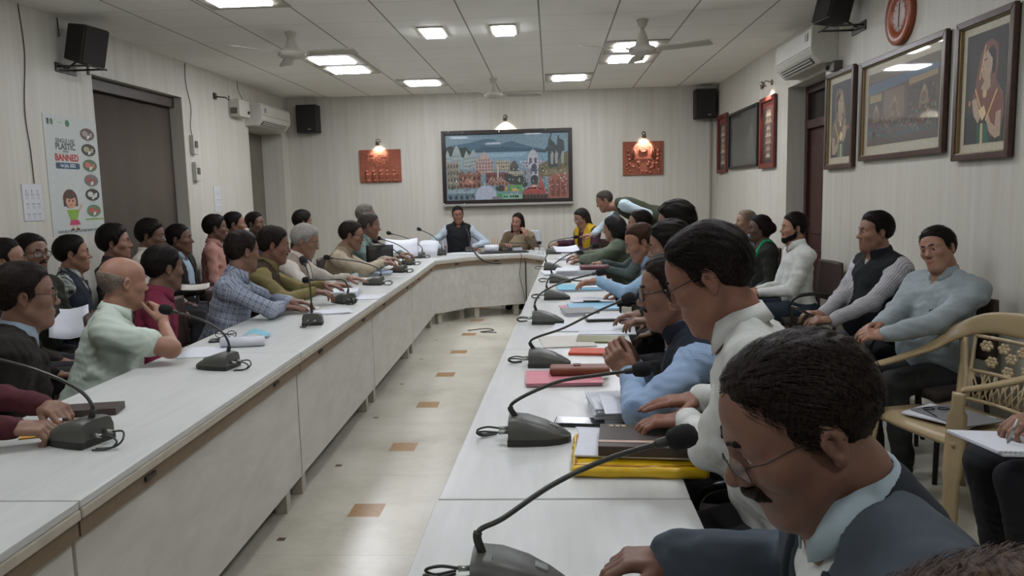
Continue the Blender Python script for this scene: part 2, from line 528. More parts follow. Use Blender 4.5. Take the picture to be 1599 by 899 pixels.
def hand_steps(W, d, n, right, curl=.3, spread=.25, thumb=.55, s=1.0, curls=None):
    d = unit(d); n = np3(n); n = unit(n-d*np.dot(n, d)); t = np.cross(d, n) if right else np.cross(n, d)
    M = Fr(W, np.stack([t, d, -n], 1)*1.0)
    S = [('u', p_box(M, (-.001*s, .052*s, 0), (.038*s, .040*s, .0125*s), .012*s), 0),
         ('u', p_cap(M, (0, -.012*s, 0), (0, .03*s, 0), .0235*s, .023*s), .014),
         ('u', p_ell(M, (.020*s, .032*s, -.008*s), (.018*s, .03*s, .013*s)), .01)]
    xs = (.029, .010, -.009, -.027); ln = (.92, 1.0, .95, .76); fan = (5, 1, -3, -8)
    for i in range(4):
        c = curls[i] if curls else curl*(1+.12*(i-1))
        p = np3((xs[i]*s, (.086-.004*abs(i-1))*s, .001)); a = 0; f = math.radians(fan[i]*spread*1.6)
        for j, (L, r0, r1) in enumerate(((.044, .0098, .0088), (.027, .0086, .0078), (.021, .0076, .0062))):
            a += math.radians((52, 62, 42)[j])*c
            q = p+np3((math.sin(f)*math.cos(a), math.cos(f)*math.cos(a), -math.sin(a)))*L*ln[i]*s
            S.append(('u', p_cap(M, p, q, r0*s, r1*s), .006 if j == 0 else .002)); p = q
    p = np3((.026*s, .018*s, -.006*s)); a = math.radians(48*(1-thumb)+8); b = .5*thumb
    for j, (L, r0, r1) in enumerate(((.044, .0135, .0115), (.034, .0112, .0098), (.026, .0096, .0074))):
        ang = a-j*math.radians(16*thumb)
        q = p+np3((math.sin(ang)*math.cos(b), math.cos(ang)*math.cos(b), -math.sin(b)))*L*s
        S.append(('u', p_cap(M, p, q, r0*s, r1*s), .008 if j == 0 else .002)); p = q
    return S, M

def ik(S, W, l1, l2, hint):
    v = W-S; D = np.linalg.norm(v)
    if D > (l1+l2)*.985: k = D/((l1+l2)*.985); l1, l2 = l1*k, l2*k
    u = v/D; a = (l1*l1-l2*l2+D*D)/(2*D); h = math.sqrt(max(l1*l1-a*a, 0))
    hp = unit(hint-u*np.dot(hint, u)); hq = np.cross(u, hp)
    for k in range(37):             # the elbow swings clear of a table top
        t = math.radians(5*((k+1)//2)*(1 if k % 2 else -1)); E = S+u*a+(hp*math.cos(t)+hq*math.sin(t))*h
        if not (over_table(E) and .60 < E[2] < TT+.062): return E
    return S+u*a+hp*h
TABLES = []
def over_table(p, m=.05):
    for poly in TABLES:
        q = np3(poly); e = np.roll(q, -1, 0)-q; nrm = np.stack([e[:, 1], -e[:, 0]], 1)/np.linalg.norm(e, axis=1)[:, None]
        if np.all(((np3(p[:2])-q)*nrm).sum(1) < m): return True
    return False

def torso_steps(T, g=0.0, belly=0.0, w=1.0, bar=.150, neck=True, drop=0.0):
    b = belly
    S = [('u', p_ell(T, (0, 0, .02), (.160*w+g, .122+b*.4+g, .12)), 0),
         ('u', p_ell(T, (0, .018+b*.6, .16), (.150*w+b*.7+g, .112+b+g, .17)), .08),
         ('u', p_ell(T, (0, .004+b*.2, .345), (.160*w+g, .112+b*.2+g, .17)), .08),
         ('u', p_cap(T, (-bar*w, -.012, .445), (bar*w, -.012, .445), .056+g), .06)]
    for s in (-1, 1): S.append(('u', p_cap(T, (s*.042, -.016, .512), (s*bar*w, -.014, .455), .042+g*.7, .05+g), .04))
    return S

def cuv_of(P, T, bones):
    Lc = T.l(P); top = Lc[:, 2] > .455
    u = np.where(top, Lc[:, 0], np.arctan2(Lc[:, 0], Lc[:, 1])*.16); v = Lc[:, 2]+np.where(top, Lc[:, 1]*.8, 0)
    best = np.maximum(np.sqrt((Lc[:, 0]/.165)**2+(Lc[:, 1]/.12)**2)-1, -.2)*.12
    out = np.stack([u, v], 1)
    for a, b in bones:
        ab = b-a; L = np.linalg.norm(ab); e = ab/L; t = np.clip((P-a)@e, 0, L); q = P-a-t[:, None]*e
        d = np.linalg.norm(q, axis=1)-.052
        r1 = unit(np.cross(e, T.R[:, 1])+1e-3); r2 = np.cross(e, r1); ang = np.arctan2(q@r2, q@r1)*.052
        if a is bones[0][0] or a is bones[1][0]: d = d+np.clip(.07-(P-a)@e, 0, .12)*1.5
        m = d < best; out[m] = np.stack([ang, t], 1)[m]; best = np.minimum(best, d)
    return out

def folds(seed, amp=.004, wl=.09):
    def fn(d, loc):
        x, y, z = loc(ID)
        q = wob(x, y, z, wl*2.3, 3, seed+5)*wl*.45; r = wob(x, y, z, wl*1.7, 3, seed+7)*wl*.45
        w_ = wob(x+q, y+r, z-q*.6, wl, 3, seed); return d+amp*(w_-.35*np.abs(w_))+amp*.45*wob(x+r, y-q, z+q, wl*.42, 3, seed+2)
    return ('f', fn)

def person(label, head, face, cat='person', lean=8, side=0.0, hyaw=0, hpitch=0, hroll=0, tone='#7d5843', s=1.0, seat=None,
           hair=None, haircol=('#17110d', '#2a211a'), brows='#1b1410', shirt=None, vest=None, coat=None, collar=None, trousers='#2c2c2e',
           L=None, Rr=None, belly=.0, w=1.0, mous=None, beard=None, glasses=None, short=False, eldL=(-.5, -.65, -.6), eldR=(.5, -.65, -.6),
           legs='sit', thighs=None, extra=None, fold=.0055, lids=.0045, old=0, neckopen=.0, hres=None, sx=1.0, nose=1.0, jaw=1.0,
           name='person', headless=False, hk=.93, strands=None, noff=(0, 0), group=None, hairkw=None, legsplay=.09, knee=.43, lipcol=None, gaze=0):
    """one person: skin is the root mesh, hair and clothing its children.  head = world centre of the head, face = heading in degrees"""
    tl = np.array(lin(tone)); tl = tl*.74+tl.mean()*.26; tl = tuple(float(q) for q in tl*np.array([1.28, 1.26, 1.12]))
    H0 = np3(head); a = math.radians(face); f0 = np.array([math.cos(a), math.sin(a), 0]); r0 = np.array([math.sin(a), -math.cos(a), 0])
    dist = max(H0[1], .8)
    hh = hres or min(.0065, max(.0024, dist*.00105)); hc = min(.011, max(.0055, dist*.0019))
    le, sd = math.radians(lean), math.radians(side)
    up = unit(Z3*math.cos(le)*math.cos(sd)+f0*math.sin(le)+r0*math.sin(sd))
    fw = unit(f0-up*np.dot(f0, up)); rt = np.cross(fw, up)
    # head: yaw about Z (left +), then pitch (down +), then roll
    B = np.stack([r0, f0, Z3], 1)
    RH = B @ rot('z', hyaw) @ rot('x', -hpitch) @ rot('y', hroll)
    H = Fr(H0, RH, hk)
    Hs = H
    piv = H.w((0, -.030, -.088)); N = piv-(unit(up*.8+Z3*.2))*.056+f0*noff[0]+Z3*noff[1]
    P = N-up*.515
    T = Fr(P, np.stack([rt, fw, up], 1))
    sh = {1: T.w((.166*w, -.010, .438)), -1: T.w((-.166*w, -.010, .438))}
    arms = {}
    for sg, spec, hint in ((-1, L, eldL), (1, Rr, eldR)):
        if spec is None: spec = dict(w=T.w((sg*.20, .24, .06)), curl=.45)
        if isinstance(spec.get('loc'), tuple): spec = dict(spec); spec['w'] = P*[1, 1, 0]+r0*spec['loc'][0]+f0*spec['loc'][1]+Z3*spec['loc'][2]
        W = np3(spec['w']); hv = rt*hint[0]+fw*hint[1]+Z3*hint[2]
        E = ik(sh[sg], W, .285, .25, hv)
        d = np3(spec['d']) if 'd' in spec else unit((W-E)*np.array([1, 1, .45]))
        n = np3(spec.get('n', (0, 0, -1)))
        arms[sg] = (sh[sg], E, W, d, n, spec)
    # --- skin: one continuous mesh, finest around the head and the hands
    fine = []; st = []
    if not headless:
        hs = head_steps(H, sx, lids if hh < .0055 else lids*1.15, jaw, nose)
        bs = [world_box(q[1]) for q in hs if q[0] == 'u']; fine.append((np.min([q[0] for q in bs], 0), np.max([q[1] for q in bs], 0), hh)); st += hs
    st += [('u', p_cap(ID, H.w((0, -.022, -.045)), piv, .048, .049), .02), ('u', p_cap(ID, piv, N-up*.05, .049, .056), .02),
           ('u', p_cap(ID, H.w((0, .035, -.095)), N+fw*.035+up*.01, .028, .032), .035), ('u', p_cap(ID, N-up*.03+fw*.02, N-up*.13+fw*.035, .06, .06), .03),
           ('u', p_cap(ID, N-up*.12+fw*.02, P, .06, .07), .03), ('u', p_cap(ID, sh[-1], sh[1], .034), .03)]
    for sg, (S_, E, W, d, n, spec) in arms.items():
        hsx, M = hand_steps(W, d, n, sg > 0, spec.get('curl', .3), spec.get('spread', .25), spec.get('thumb', .55), spec.get('s', 1.0), spec.get('curls'))
        bs = [world_box(q[1]) for q in hsx]; fine.append((np.min([q[0] for q in bs], 0), np.max([q[1] for q in bs], 0), min(.0062, max(.0034, hh*1.1))))
        st += hsx
        st.append(('u', p_cap(ID, E, W-unit(d)*.01, .042 if short else .020, .0235), .014)); st.append(('u', p_cap(ID, E, S_, .043 if short else .030, .046 if short else .034), .02))
    PP, QQ = Field(st, .016, fine=fine).mesh()
    mats = [skin(tone, tl), mat('lips_%s' % tone, tuple(np.array(tl)*np.array([.92, .66, .66])), .45, var=.03)]
    cen = H.l(PP[QQ].mean(1))
    lip = (np.abs(cen[:, 0]) < .024) & (cen[:, 1] > .078) & (cen[:, 2] < -.0495+np.abs(cen[:, 0])*-.10) & (cen[:, 2] > -.0715+np.abs(cen[:, 0])*.45)
    foot = np3((P[0], P[1], 0))
    root = link_mesh(name, PP, QQ, mats, None, lip.astype(int), origin=foot)
    root.matrix_basis = Matrix.Translation(Vector([float(q) for q in foot]))
    tag(root, label, cat, group)
    def part(nm, steps, m, h=hc, parent=None, pad=.02, cuv=True):
        Fp = Field(steps, h, pad); p, q = Fp.mesh()
        bones = [(arms[q][0], arms[q][1]) for q in arms]+[(arms[q][1], arms[q][2]) for q in arms]
        return link_mesh(nm, p, q, m, parent or root, None, cuv_of(p, T, bones) if cuv else None)
    sd_ = abs(hash_(label)) % 9
    # --- head details
    if not headless:
        for sg in (-1, 1):
            if lids:
                me = MB(); c = H.w((sg*.031*sx, .0735, .0105)); g = H.d(unit((math.sin(math.radians(gaze)), 1, -.12)))
                r = .0128; prof = [(r*math.sin(math.radians(q)), r*math.cos(math.radians(q))) for q in (0.5, 13, 14, 30, 31, 60, 90, 120, 150, 179.5)]
                me.lathe(prof, c, g, 14, 0)
                k = 14
                me.m = [2 if i < k*2 else (1 if i < k*4 else 0) for i in range(len(me.m))]
                me.build('eye', [mat('eye_white', '#b9b2a6', .25, var=0), mat('iris', '#2a1a10', .2, var=0), mat('pupil', '#060505', .15, var=0)], root, fix=True)
        if brows:
            st = []
            for sg in (-1, 1):
                st += [('u', p_cap(H, (sg*.012, .0955, .0335), (sg*.031*sx, .0885, .0365), .0036, .0040), .004), ('u', p_cap(H, (sg*.031*sx, .0885, .0365), (sg*.050*sx, .0685, .0285), .0040, .0022), .004)]
            part('eyebrows', st, hair_mat('brow_'+brows, brows), max(.0022, hh*.7), cuv=False)
        if hair:
            kw = dict(style='short'); kw.update(hairkw or {}); kw['style'] = hair; ex = kw.pop('more', None)
            st = hair_steps(H, sx, seed=sd_, **kw)
            if ex: st += ex(H, T)
            ho = part('hair', st, hair_mat('hair_%s_%s' % haircol, *haircol), max(hh, .0028), cuv=False)
            if strands is None: strands = int(min(3000, max(900, 10000/dist)))
            if strands:
                me = ho.data; n = len(me.vertices); co = np.zeros(n*3); me.vertices.foreach_get('co', co); no = np.zeros(n*3); me.vertices.foreach_get('normal', no)
                co = co.reshape(-1, 3)+foot; no = no.reshape(-1, 3); lc = H.l(co); ln_ = no @ H.R; rg = np.random.default_rng(5)
                ok = np.nonzero(((ln_*(lc-np.array([0, -.02, .02]))).sum(1) > .02) & (np.linalg.norm(lc-np.array([0, -.02, .02]), axis=1) > .06) & (np.abs(ln_[:, 1]) < .995))[0]; pick = rg.choice(ok, strands); P0, N0 = lc[pick], ln_[pick]
                side = np.sign(P0[:, 0]+.025); sd2 = np.clip(np.abs(P0[:, 0])/.07, 0, 1)
                f = np.stack([side*.55*(1-sd2*.6), -.9+0*side, -.75*sd2**2-.6*np.clip(-P0[:, 1]/.1, 0, 1)], 1)+rg.normal(size=(strands, 3))*.20
                f -= N0*(f*N0).sum(1)[:, None]; f /= np.linalg.norm(f, axis=1)[:, None]+1e-3; sw = np.cross(f, N0)*rg.uniform(.0005, .0011, strands)[:, None]
                Ls = rg.uniform(.018, .042, strands)[:, None]; V = []; c0 = np.array([0, -.02, .02])
                for t, h in ((0, -.0015), (.35, .0012), (.7, .0022), (1, .0016)):
                    q = P0+f*Ls*t; q = c0+(q-c0)*(np.linalg.norm(P0-c0, axis=1)/np.linalg.norm(q-c0, axis=1))[:, None]*(1-.10*t*t*Ls/.04*.3)+N0*h
                    V += [q-sw*(1-t*.7), q+sw*(1-t*.7)]
                V = np.stack(V, 1).reshape(-1, 3) @ H.R.T*H.k+H.o; b = (np.arange(strands)*8)[:, None]
                QS = np.concatenate([b+np.array([[2*j, 2*j+1, 2*j+3, 2*j+2]]) for j in range(3)])
                tag(link_mesh('hair_strands', V, QS, hair_mat('hair_%s_%s' % haircol, *haircol), root), kind='stuff')
        if mous:
            m_ = .0058 if mous is True else mous
            st = [('u', p_cap(H, (sg*.003, .0985, -.0445), (sg*.020, .0905, -.0475), m_, m_*.95), .004) for sg in (-1, 1)]+[('u', p_cap(H, (sg*.020, .0905, -.0475), (sg*.030, .081, -.055), m_*.9, m_*.5), .004) for sg in (-1, 1)]
            part('moustache', st, hair_mat('hair_%s_%s' % haircol, *haircol), max(.0022, hh*.75), cuv=False)
        if beard:
            hs = head_steps(H, sx, 0, jaw, nose, ears=False)
            def cutb(d, loc):
                x, y, z = loc(H)
                top = np.interp(y, [-.02, .0, .03, .06, .075, .10], [-.005, -.015, -.045, -.060, -.072, -.076])
                c = np.maximum(z-top, -y-.012)
                return -smin(-(d-beard+.0015*wob(x, y, z, .012, 4, 2)), -c, .006)
            part('beard', hs+[('f', cutb)], hair_mat('hair_%s_%s' % haircol, *haircol), max(hh, .003), cuv=False)
        if glasses:
            gl = glasses if isinstance(glasses, dict) else {}
            gm = mat('spectacle_frame_%s' % gl.get('col', '#1c1716'), gl.get('col', '#1c1716'), .3, .4, var=0)
            fr = gl.get('r', .0016); hx, hz = gl.get('size', (.024, .017)); yy = .104; zz = gl.get('z', .006)
            me = MB(); lens = MB()
            for sg in (-1, 1):
                pts = []
                for k in range(20):
                    t = 2*PI*k/20; cx, cz = math.cos(t), math.sin(t)
                    x = sg*.033*sx+hx*math.copysign(abs(cx)**.6, cx); z = zz+hz*math.copysign(abs(cz)**.65, cz)
                    pts.append(H.w((x, yy-abs(x)*.28+.006, z)))
                if not gl.get('rimless'): me.tube(pts+[pts[0], pts[1]], fr, 6, cap=False)
                else: me.tube(pts[9:21]+[pts[0]], fr, 6)
                lens.raw(pts, [tuple(range(20))])
                me.tube([H.w((sg*(.033*sx+hx), yy-.012, zz+.008)), H.w((sg*.073*sx, .07, zz+.010)), H.w((sg*.079*sx, -.005, zz+.014)), H.w((sg*.079*sx, -.03, zz-.006))], fr, 6)
            me.tube([H.w((-.010, yy+.003, zz+.004)), H.w((0, yy+.007, zz+.007)), H.w((.010, yy+.003, zz+.004))], fr, 6)
            g_ = me.build('glasses', gm, root)
            lens.build('lens', mat('spectacle_lens', '#ffffff', .05, var=0, alpha=.12), g_)
    # --- clothing
    def sleeve(sg, g=0.0, end=1.0, r=(.054, .048, .039), cuff=True):
        S_, E, W, d, n, spec = arms[sg]; E2 = E+(W-E)*.97 if end >= 1 else None
        if end >= 1:
            return [('u', p_cap(ID, S_, E, r[0]+g, r[1]+g), .05), ('u', p_cap(ID, E, E2, r[1]+g, r[2]*.92+g), .02)]
        return [('u', p_cap(ID, S_, S_+(E-S_)*end, r[0]+g, r[1]+.012+g), .05)]
    fold_ = folds(sd_, fold)
    def open_front(wfun, ymin=.0):
        def fn(d, loc):
            x, y, z = loc(T); wv = wfun(z)
            c = np.minimum(wv-np.abs(x), y-ymin)
            return np.maximum(d, np.where(wv > 0, c, -1))
        return ('f', fn)
    def neck_hole(r=.050):
        return ('s', p_cap(ID, N-up*.012+fw*.004, piv+up*.05+fw*.012, r, r+.012), .012)
    if shirt:
        g = shirt.get('grow', 0)
        st = torso_steps(T, g, belly, w)
        for sg in (-1, 1): st += sleeve(sg, g, .62 if short else 1.0)
        st += [fold_]
        if not headless: st += [neck_hole()]
        if neckopen: st += [open_front(lambda z: np.clip((z-(.52-neckopen))*.45, 0, .05), .05)]
        part('shirt' if 'name' not in shirt else shirt['name'], st, shirt['m'])
        if not short and not coat:
            for sg in (-1, 1):
                S_, E, W, d, n, spec = arms[sg]; e = unit(W-E)
                if spec.get('cuff', True):
                    part('cuff', [('u', p_cap(ID, W-e*.055, W-e*.020, .0395+g*.5, .0375+g*.5), 0)], shirt.get('cuff', shirt['m']), min(hc, .007))
    if vest:
        st = torso_steps(T, vest.get('grow', .013), belly, w, bar=vest.get('bar', .134))
        st += [folds(sd_+1, fold*.7), neck_hole(.056)]
        zv = vest.get('v', .30); ow = vest.get('open', 0.0)
        st += [open_front(lambda z: np.where(z > zv, np.clip((z-zv)*.34, 0, .06), ow)+(ow if ow else 0), -.01 if zv < .3 else .0)]
        part(vest.get('name', 'waistcoat'), st, vest['m'])
        if vest.get('collar'):
            part('vest_collar', [('u', p_cap(ID, N-up*.030-fw*.006, N+up*.018+fw*.004, .084, .079), 0), ('s', p_cap(ID, N-up*.05, piv+up*.08+fw*.02, .066, .064), .008), open_front(lambda z: z*0+.014, .0)], vest['m'], min(hc, .006))
    if coat:
        st = torso_steps(T, .018, belly, w)
        for sg in (-1, 1): st += sleeve(sg, .008, r=(.070, .056, .046))
        zv = coat.get('v', .20)
        ww = lambda z: np.clip((z-zv)*.30, 0, .062)
        st += [fold_, neck_hole(.062), open_front(ww, .0)]
        part(coat.get('name', 'jacket'), st, coat['m'])
        if coat.get('lapels', True):
            ts = torso_steps(T, .0255, belly, w)
            def lap(d, loc):
                x, y, z = loc(T); wv = np.clip((z-zv)*.30, -.02, .062); ax = np.abs(x)
                wide = np.interp(z, [zv, zv+.03, .42, .425, .47, .56], [.004, .03, .075, .05, .05, .03])
                band = np.maximum(np.maximum(wv-ax, ax-wv-wide), np.maximum(-y-.02+np.clip((z-.44)*2, 0, .3), zv-z))
                return np.maximum(np.maximum(d, -(d+.014)), band)
            part('lapels', ts+[('f', lap), neck_hole(.060)], coat.get('lm', coat['m']), min(hc, .0055))
            part('coat_collar', [('u', p_cap(ID, N-up*.045-fw*.016, N+up*.004-fw*.006, .086, .076), .0), ('s', p_cap(ID, N-up*.06, piv+up*.08+fw*.02, .066, .063), .008), open_front(lambda z: np.clip(.06+(z-.5)*.0, .03, .06), .02)], coat.get('lm', coat['m']), min(hc, .0055))
        for sg in (-1, 1):
            S_, E, W, d, n, spec = arms[sg]; e = unit(W-E)
            part('shirt_cuff', [('u', p_cap(ID, W-e*.03, W+e*.004, .0385, .0365), 0)], coat.get('cuff', mat('white_cuff', '#c9ccc8', .8)), min(hc, .006))
    if collar and not headless:
        rows = [[], [], [], []]; ax = unit(up*.75+unit(piv-N+Z3*.01)*.25); cf = unit(fw-ax*np.dot(fw, ax)); cr = np.cross(cf, ax); Nc = N+up*.018+fw*.004
        hgt = collar.get('h', 1.0); co = .067 if vest and vest.get('collar') else .0755
        for k in range(33):
            t = math.radians(14+332*k/32); c, s_ = math.cos(t), math.sin(t); fr_ = max(0, c)
            tip = max(0, (abs(math.degrees(t)-180)-120)/46)
            def pt(r, z, sp=0): return Nc+cr*s_*(r+sp)+cf*c*(r*1.06+sp)+ax*z
            rows[0].append(pt(.0585, -.020-.012*fr_)); rows[1].append(pt(.0585, (.034-.020*fr_)*hgt))
            rows[2].append(pt(.0625, (.037-.020*fr_)*hgt)); rows[3].append(pt(co, -.008*hgt-.034*fr_-.014*tip, .004*tip))
        me = MB(); me.grid(rows); oc = me.build('collar', collar['m'], root, solid=.0035)
        ca = oc.data.attributes.new('cuv', 'FLOAT_VECTOR', 'POINT'); cl = T.l(np.array(me.v)); cv = np.zeros((len(me.v), 3), np.float32); cv[:, 0] = cl[:, 0]; cv[:, 1] = cl[:, 2]+cl[:, 1]; ca.data.foreach_set('vector', cv.ravel())
    if trousers:
        tm = trousers if not isinstance(trousers, str) else cloth('trouser_'+trousers, trousers)
        st = [('u', p_ell(T, (0, -.01, .0), (.165*w, .125, .10)), 0)]
        zf = P[2]
        for sg in (-1, 1):
            hip = P+rt*sg*.085
            if legs == 'sit':
                k = (thighs or {}).get(sg); kn = np3(k) if k is not None else np3((*(P+f0*knee+r0*sg*legsplay)[:2], min(zf, .52)))
                an = kn*[1, 1, 0]-f0*.09+Z3*.09
            else:
                kn = np3((*(P*[1, 1, 0]+f0*.05+r0*sg*.1)[:2], .50)); an = kn*[1, 1, 0]-f0*.03+Z3*.09
            st += [('u', p_cap(ID, hip, kn, .090, .066), .04), ('u', p_cap(ID, kn, an, .064, .052), .02)]
            shoe = MB(); shoe.ball(an*[1, 1, 0]+f0*.07+Z3*.035, (.05, .05, .036), 10)
            shoe.ball(an*[1, 1, 0]-f0*.01+Z3*.045, (.042, .042, .045), 10)
            shoe.ball(an*[1, 1, 0]+f0*.13+Z3*.028, (.042, .042, .028), 10); shoe.build('shoe', mat('black_shoe', '#15120f', .45), root)
        part('trousers', st+[folds(sd_+4, .004, .11)], tm)
    ctx = dict(H=H, T=T, N=N, P=P, up=up, fw=fw, rt=rt, f0=f0, r0=r0, arms=arms, part=part, root=root, piv=piv, hh=hh, hc=hc)
    if extra: extra(ctx)
    return ctx
def hash_(s):
    h = 0
    for ch in s: h = (h*31+ord(ch)) % 100003
    return h

# ------------------------------------------------------------------ the room
XL, XR, YB, YF, ZC = -3.80, 2.35, 11.20, -2.6, 2.95
TT = .76                                            # table top height

def wall_material():
    N = NT('wall_laminate'); v = N.coords('Object', (5, 5, .18))
    a = N.noise(v, 3.2, 4, .6); b = N.noise(N.coords('Object', (1, 1, 1)), .7, 2)
    c = N.ramp(a, [(.28, (.465, .445, .375)), (.52, (.52, .502, .432)), (.75, (.565, .548, .48))])
    N.base(N.mix(N.math('MULTIPLY', b, .25), c, (.50, .485, .42)))
    N.p.inputs['Roughness'].default_value = .5; N.p.inputs['Specular IOR Level'].default_value = .3
    return N.m
def ceiling_material():
    N = NT('ceiling_tile'); v = N.coords('Object')
    sp = N.add('ShaderNodeSeparateXYZ'); N.link(v, sp.inputs[0])
    def line(s, off, wd):
        q = N.math('FRACT', N.math('ADD', N.math('DIVIDE', N.math('ADD', s, off), .6265), 40.0))
        return N.math('LESS_THAN', N.math('ABSOLUTE', N.math('SUBTRACT', q, .5)), wd)
    ax = line(sp.outputs[0], .07+.31325, .011); ay = line(sp.outputs[1], -6.55+.31325, .005)
    base = N.ramp(N.noise(v, 1.3, 3), [(.3, (.86, .85, .79)), (.7, (.90, .89, .83))])
    base = N.mix(N.math('MULTIPLY', ay, .55), base, (.28, .27, .25))
    N.base(N.mix(N.math('MULTIPLY', ax, .85), base, (.20, .19, .175)))
    N.p.inputs['Roughness'].default_value = .85
    N.bump(N.noise(v, 120, 2), .1, .002)
    return N.m
def floor_material():
    N = NT('marble_floor'); v = N.coords('Object'); sp = N.add('ShaderNodeSeparateXYZ'); N.link(v, sp.inputs[0])
    cloud = N.noise(v, 1.6, 6, .6)
    base = N.ramp(cloud, [(.28, (.34, .315, .245)), (.45, (.48, .455, .37)), (.6, (.55, .525, .44)), (.8, (.60, .58, .50))])
    vein = N.noise(N.coords('Object', (1, 2.2, 1)), 2.4, 9, .72)
    vm = N.math('LESS_THAN', N.math('ABSOLUTE', N.math('SUBTRACT', vein, .5)), .012)
    base = N.mix(N.math('MULTIPLY', vm, .12), base, (.25, .24, .2))
    X, Y = sp.outputs[0], sp.outputs[1]; PX, PY, OX, OY = 1.24, .935, -.916, 3.52
    def dist(s, o, p):
        q = N.math('FRACT', N.math('ADD', N.math('DIVIDE', N.math('SUBTRACT', s, o), p), 40.5))
        return N.math('MULTIPLY', N.math('ABSOLUTE', N.math('SUBTRACT', q, .5)), p)
    dx, dy = dist(X, OX, PX), dist(Y, OY, PY)
    sq = N.math('MULTIPLY', N.math('LESS_THAN', dx, .078), N.math('LESS_THAN', dy, .078))
    for ox, oy in ((PX/2, PY/2),):
        ex, ey = dist(X, OX+ox, PX), dist(Y, OY+oy, PY)
        gl = N.math('MAXIMUM', N.math('LESS_THAN', ex, .002), N.math('LESS_THAN', ey, .002))
        base = N.mix(N.math('MULTIPLY', gl, .5), base, (.25, .23, .2))
    brown = N.ramp(N.noise(v, 40, 3), [(.3, (.27, .15, .055)), (.7, (.36, .21, .085))])
    base = N.mix(sq, base, brown)
    fx, fy = dist(X, OX-.31, PX), dist(Y, OY+.62, PY)
    sm = N.math('MULTIPLY', N.math('LESS_THAN', fx, .018), N.math('LESS_THAN', fy, .018))
    N.base(N.mix(sm, base, (.13, .09, .07)))
    N.p.inputs['Roughness'].default_value = .28; N.p.inputs['Specular IOR Level'].default_value = .45
    return N.m
def laminate(name, lo, hi, scale=(3, .5, 3), rough=.35):
    if name in MATS: return MATS[name]
    N = NT(name); f = N.noise(N.coords('Object', scale), 9, 5, .6)
    N.base(N.ramp(f, [(.3, lo), (.7, hi)])); N.p.inputs['Roughness'].default_value = rough
    N.p.inputs['Specular IOR Level'].default_value = .35
    MATS[name] = N.m; return N.m

WALL, CEIL, FLOOR = wall_material(), ceiling_material(), floor_material()
struct(MB().bx(XL-.6, XR+.6, YF-.1, YB+.3, -.1, 0).build('floor', FLOOR))
struct(MB().bx(XL-.6, XR+.6, YF-.1, YB+.3, ZC, ZC+.1).build('ceiling', CEIL))
struct(MB().bx(XL-.6, XR+.6, YB, YB+.15, 0, ZC).build('wall_back', WALL))
struct(MB().bx(XL-.6, XR+.6, YF-.15, YF, 0, ZC).build('wall_front', WALL))
w = MB()                                            # left wall with two recesses
for a, b, z0 in ((YF, 6.38, 0), (6.38, 7.95, 2.575), (7.95, 9.70, 0), (9.70, 10.93, 2.42), (10.93, YB, 0)): w.bx(XL-.3, XL, a, b, z0, ZC)
w.bx(XL-.62, XL-.52, 9.6, 11.0, 0, 2.5); w.bx(XL-.52, XL-.3, 9.68, 9.70, 0, 2.42); w.bx(XL-.52, XL-.3, 10.93, 10.95, 0, 2.42); w.bx(XL-.52, XL-.3, 9.68, 10.95, 2.42, 2.45); w.bx(XL-.32, XL-.20, 6.38, 7.95, 0, 2.575)
struct(w.build('wall_left', WALL)); struct(MB().bx(XL-.52, XL-.30, 9.705, 10.925, .0, 2.415).build('trim_4', mat('alcove_board', '#6d6a5d', .6, var=.08, scale=4)))
w = MB()
for a, b, z0 in ((YF, 6.83, 0), (6.83, 7.87, 2.47), (7.87, YB, 0)): w.bx(XR, XR+.35, a, b, z0, ZC)
struct(w.build('wall_right', WALL))
skirt = laminate('skirting', (.16, .12, .09), (.22, .17, .13))
struct(MB().bx(XL, XL+.012, YF, 6.38, 0, .1).bx(XL, XL+.012, 7.95, 9.7, 0, .1).build('baseboard_left', skirt))
struct(MB().bx(XL, XR, YB-.012, YB, 0, .1).build('baseboard_back', skirt))
struct(MB().bx(XR-.012, XR, YF, 6.83, 0, .1).bx(XR-.012, XR, 7.87, YB, 0, .1).build('baseboard_right', skirt))
# door in the right wall
wood = laminate('door_wood', (.036, .014, .011), (.055, .021, .016), (.5, 6, 6), .4)
d = MB(); d.bx(XR+.17, XR+.25, 6.83, 6.90, 0, 2.47).bx(XR+.17, XR+.25, 7.80, 7.87, 0, 2.47).bx(XR+.17, XR+.25, 6.90, 7.80, 2.40, 2.47).bx(XR+.16, XR+.25, 6.90, 7.80, 2.06, 2.14)
fr_ = struct(d.build('door_1', wood, bevel=.004))
d = MB(); d.bx(XR+.20, XR+.24, 6.90, 7.80, .01, 2.06)
for z0, z1 in ((.2, .9), (1.05, 1.9)):
    for y0, y1 in ((7.0, 7.32), (7.38, 7.70)): d.bx(XR+.185, XR+.2, y0, y1, z0, z1)
d.build('door_leaf', wood, fr_, bevel=.006)
MB().bx(XR+.21, XR+.22, 6.90, 7.80, 2.14, 2.40).build('transom_pane', mat('dark_transom', '#2a2523', .2), fr_)
MB().tube([(XR+.2, 6.97, 1.0), (XR+.14, 6.97, 1.0), (XR+.14, 7.08, 1.0)], .009, 8).build('door_handle', mat('steel', '#8d8d8a', .3, .9), fr_)
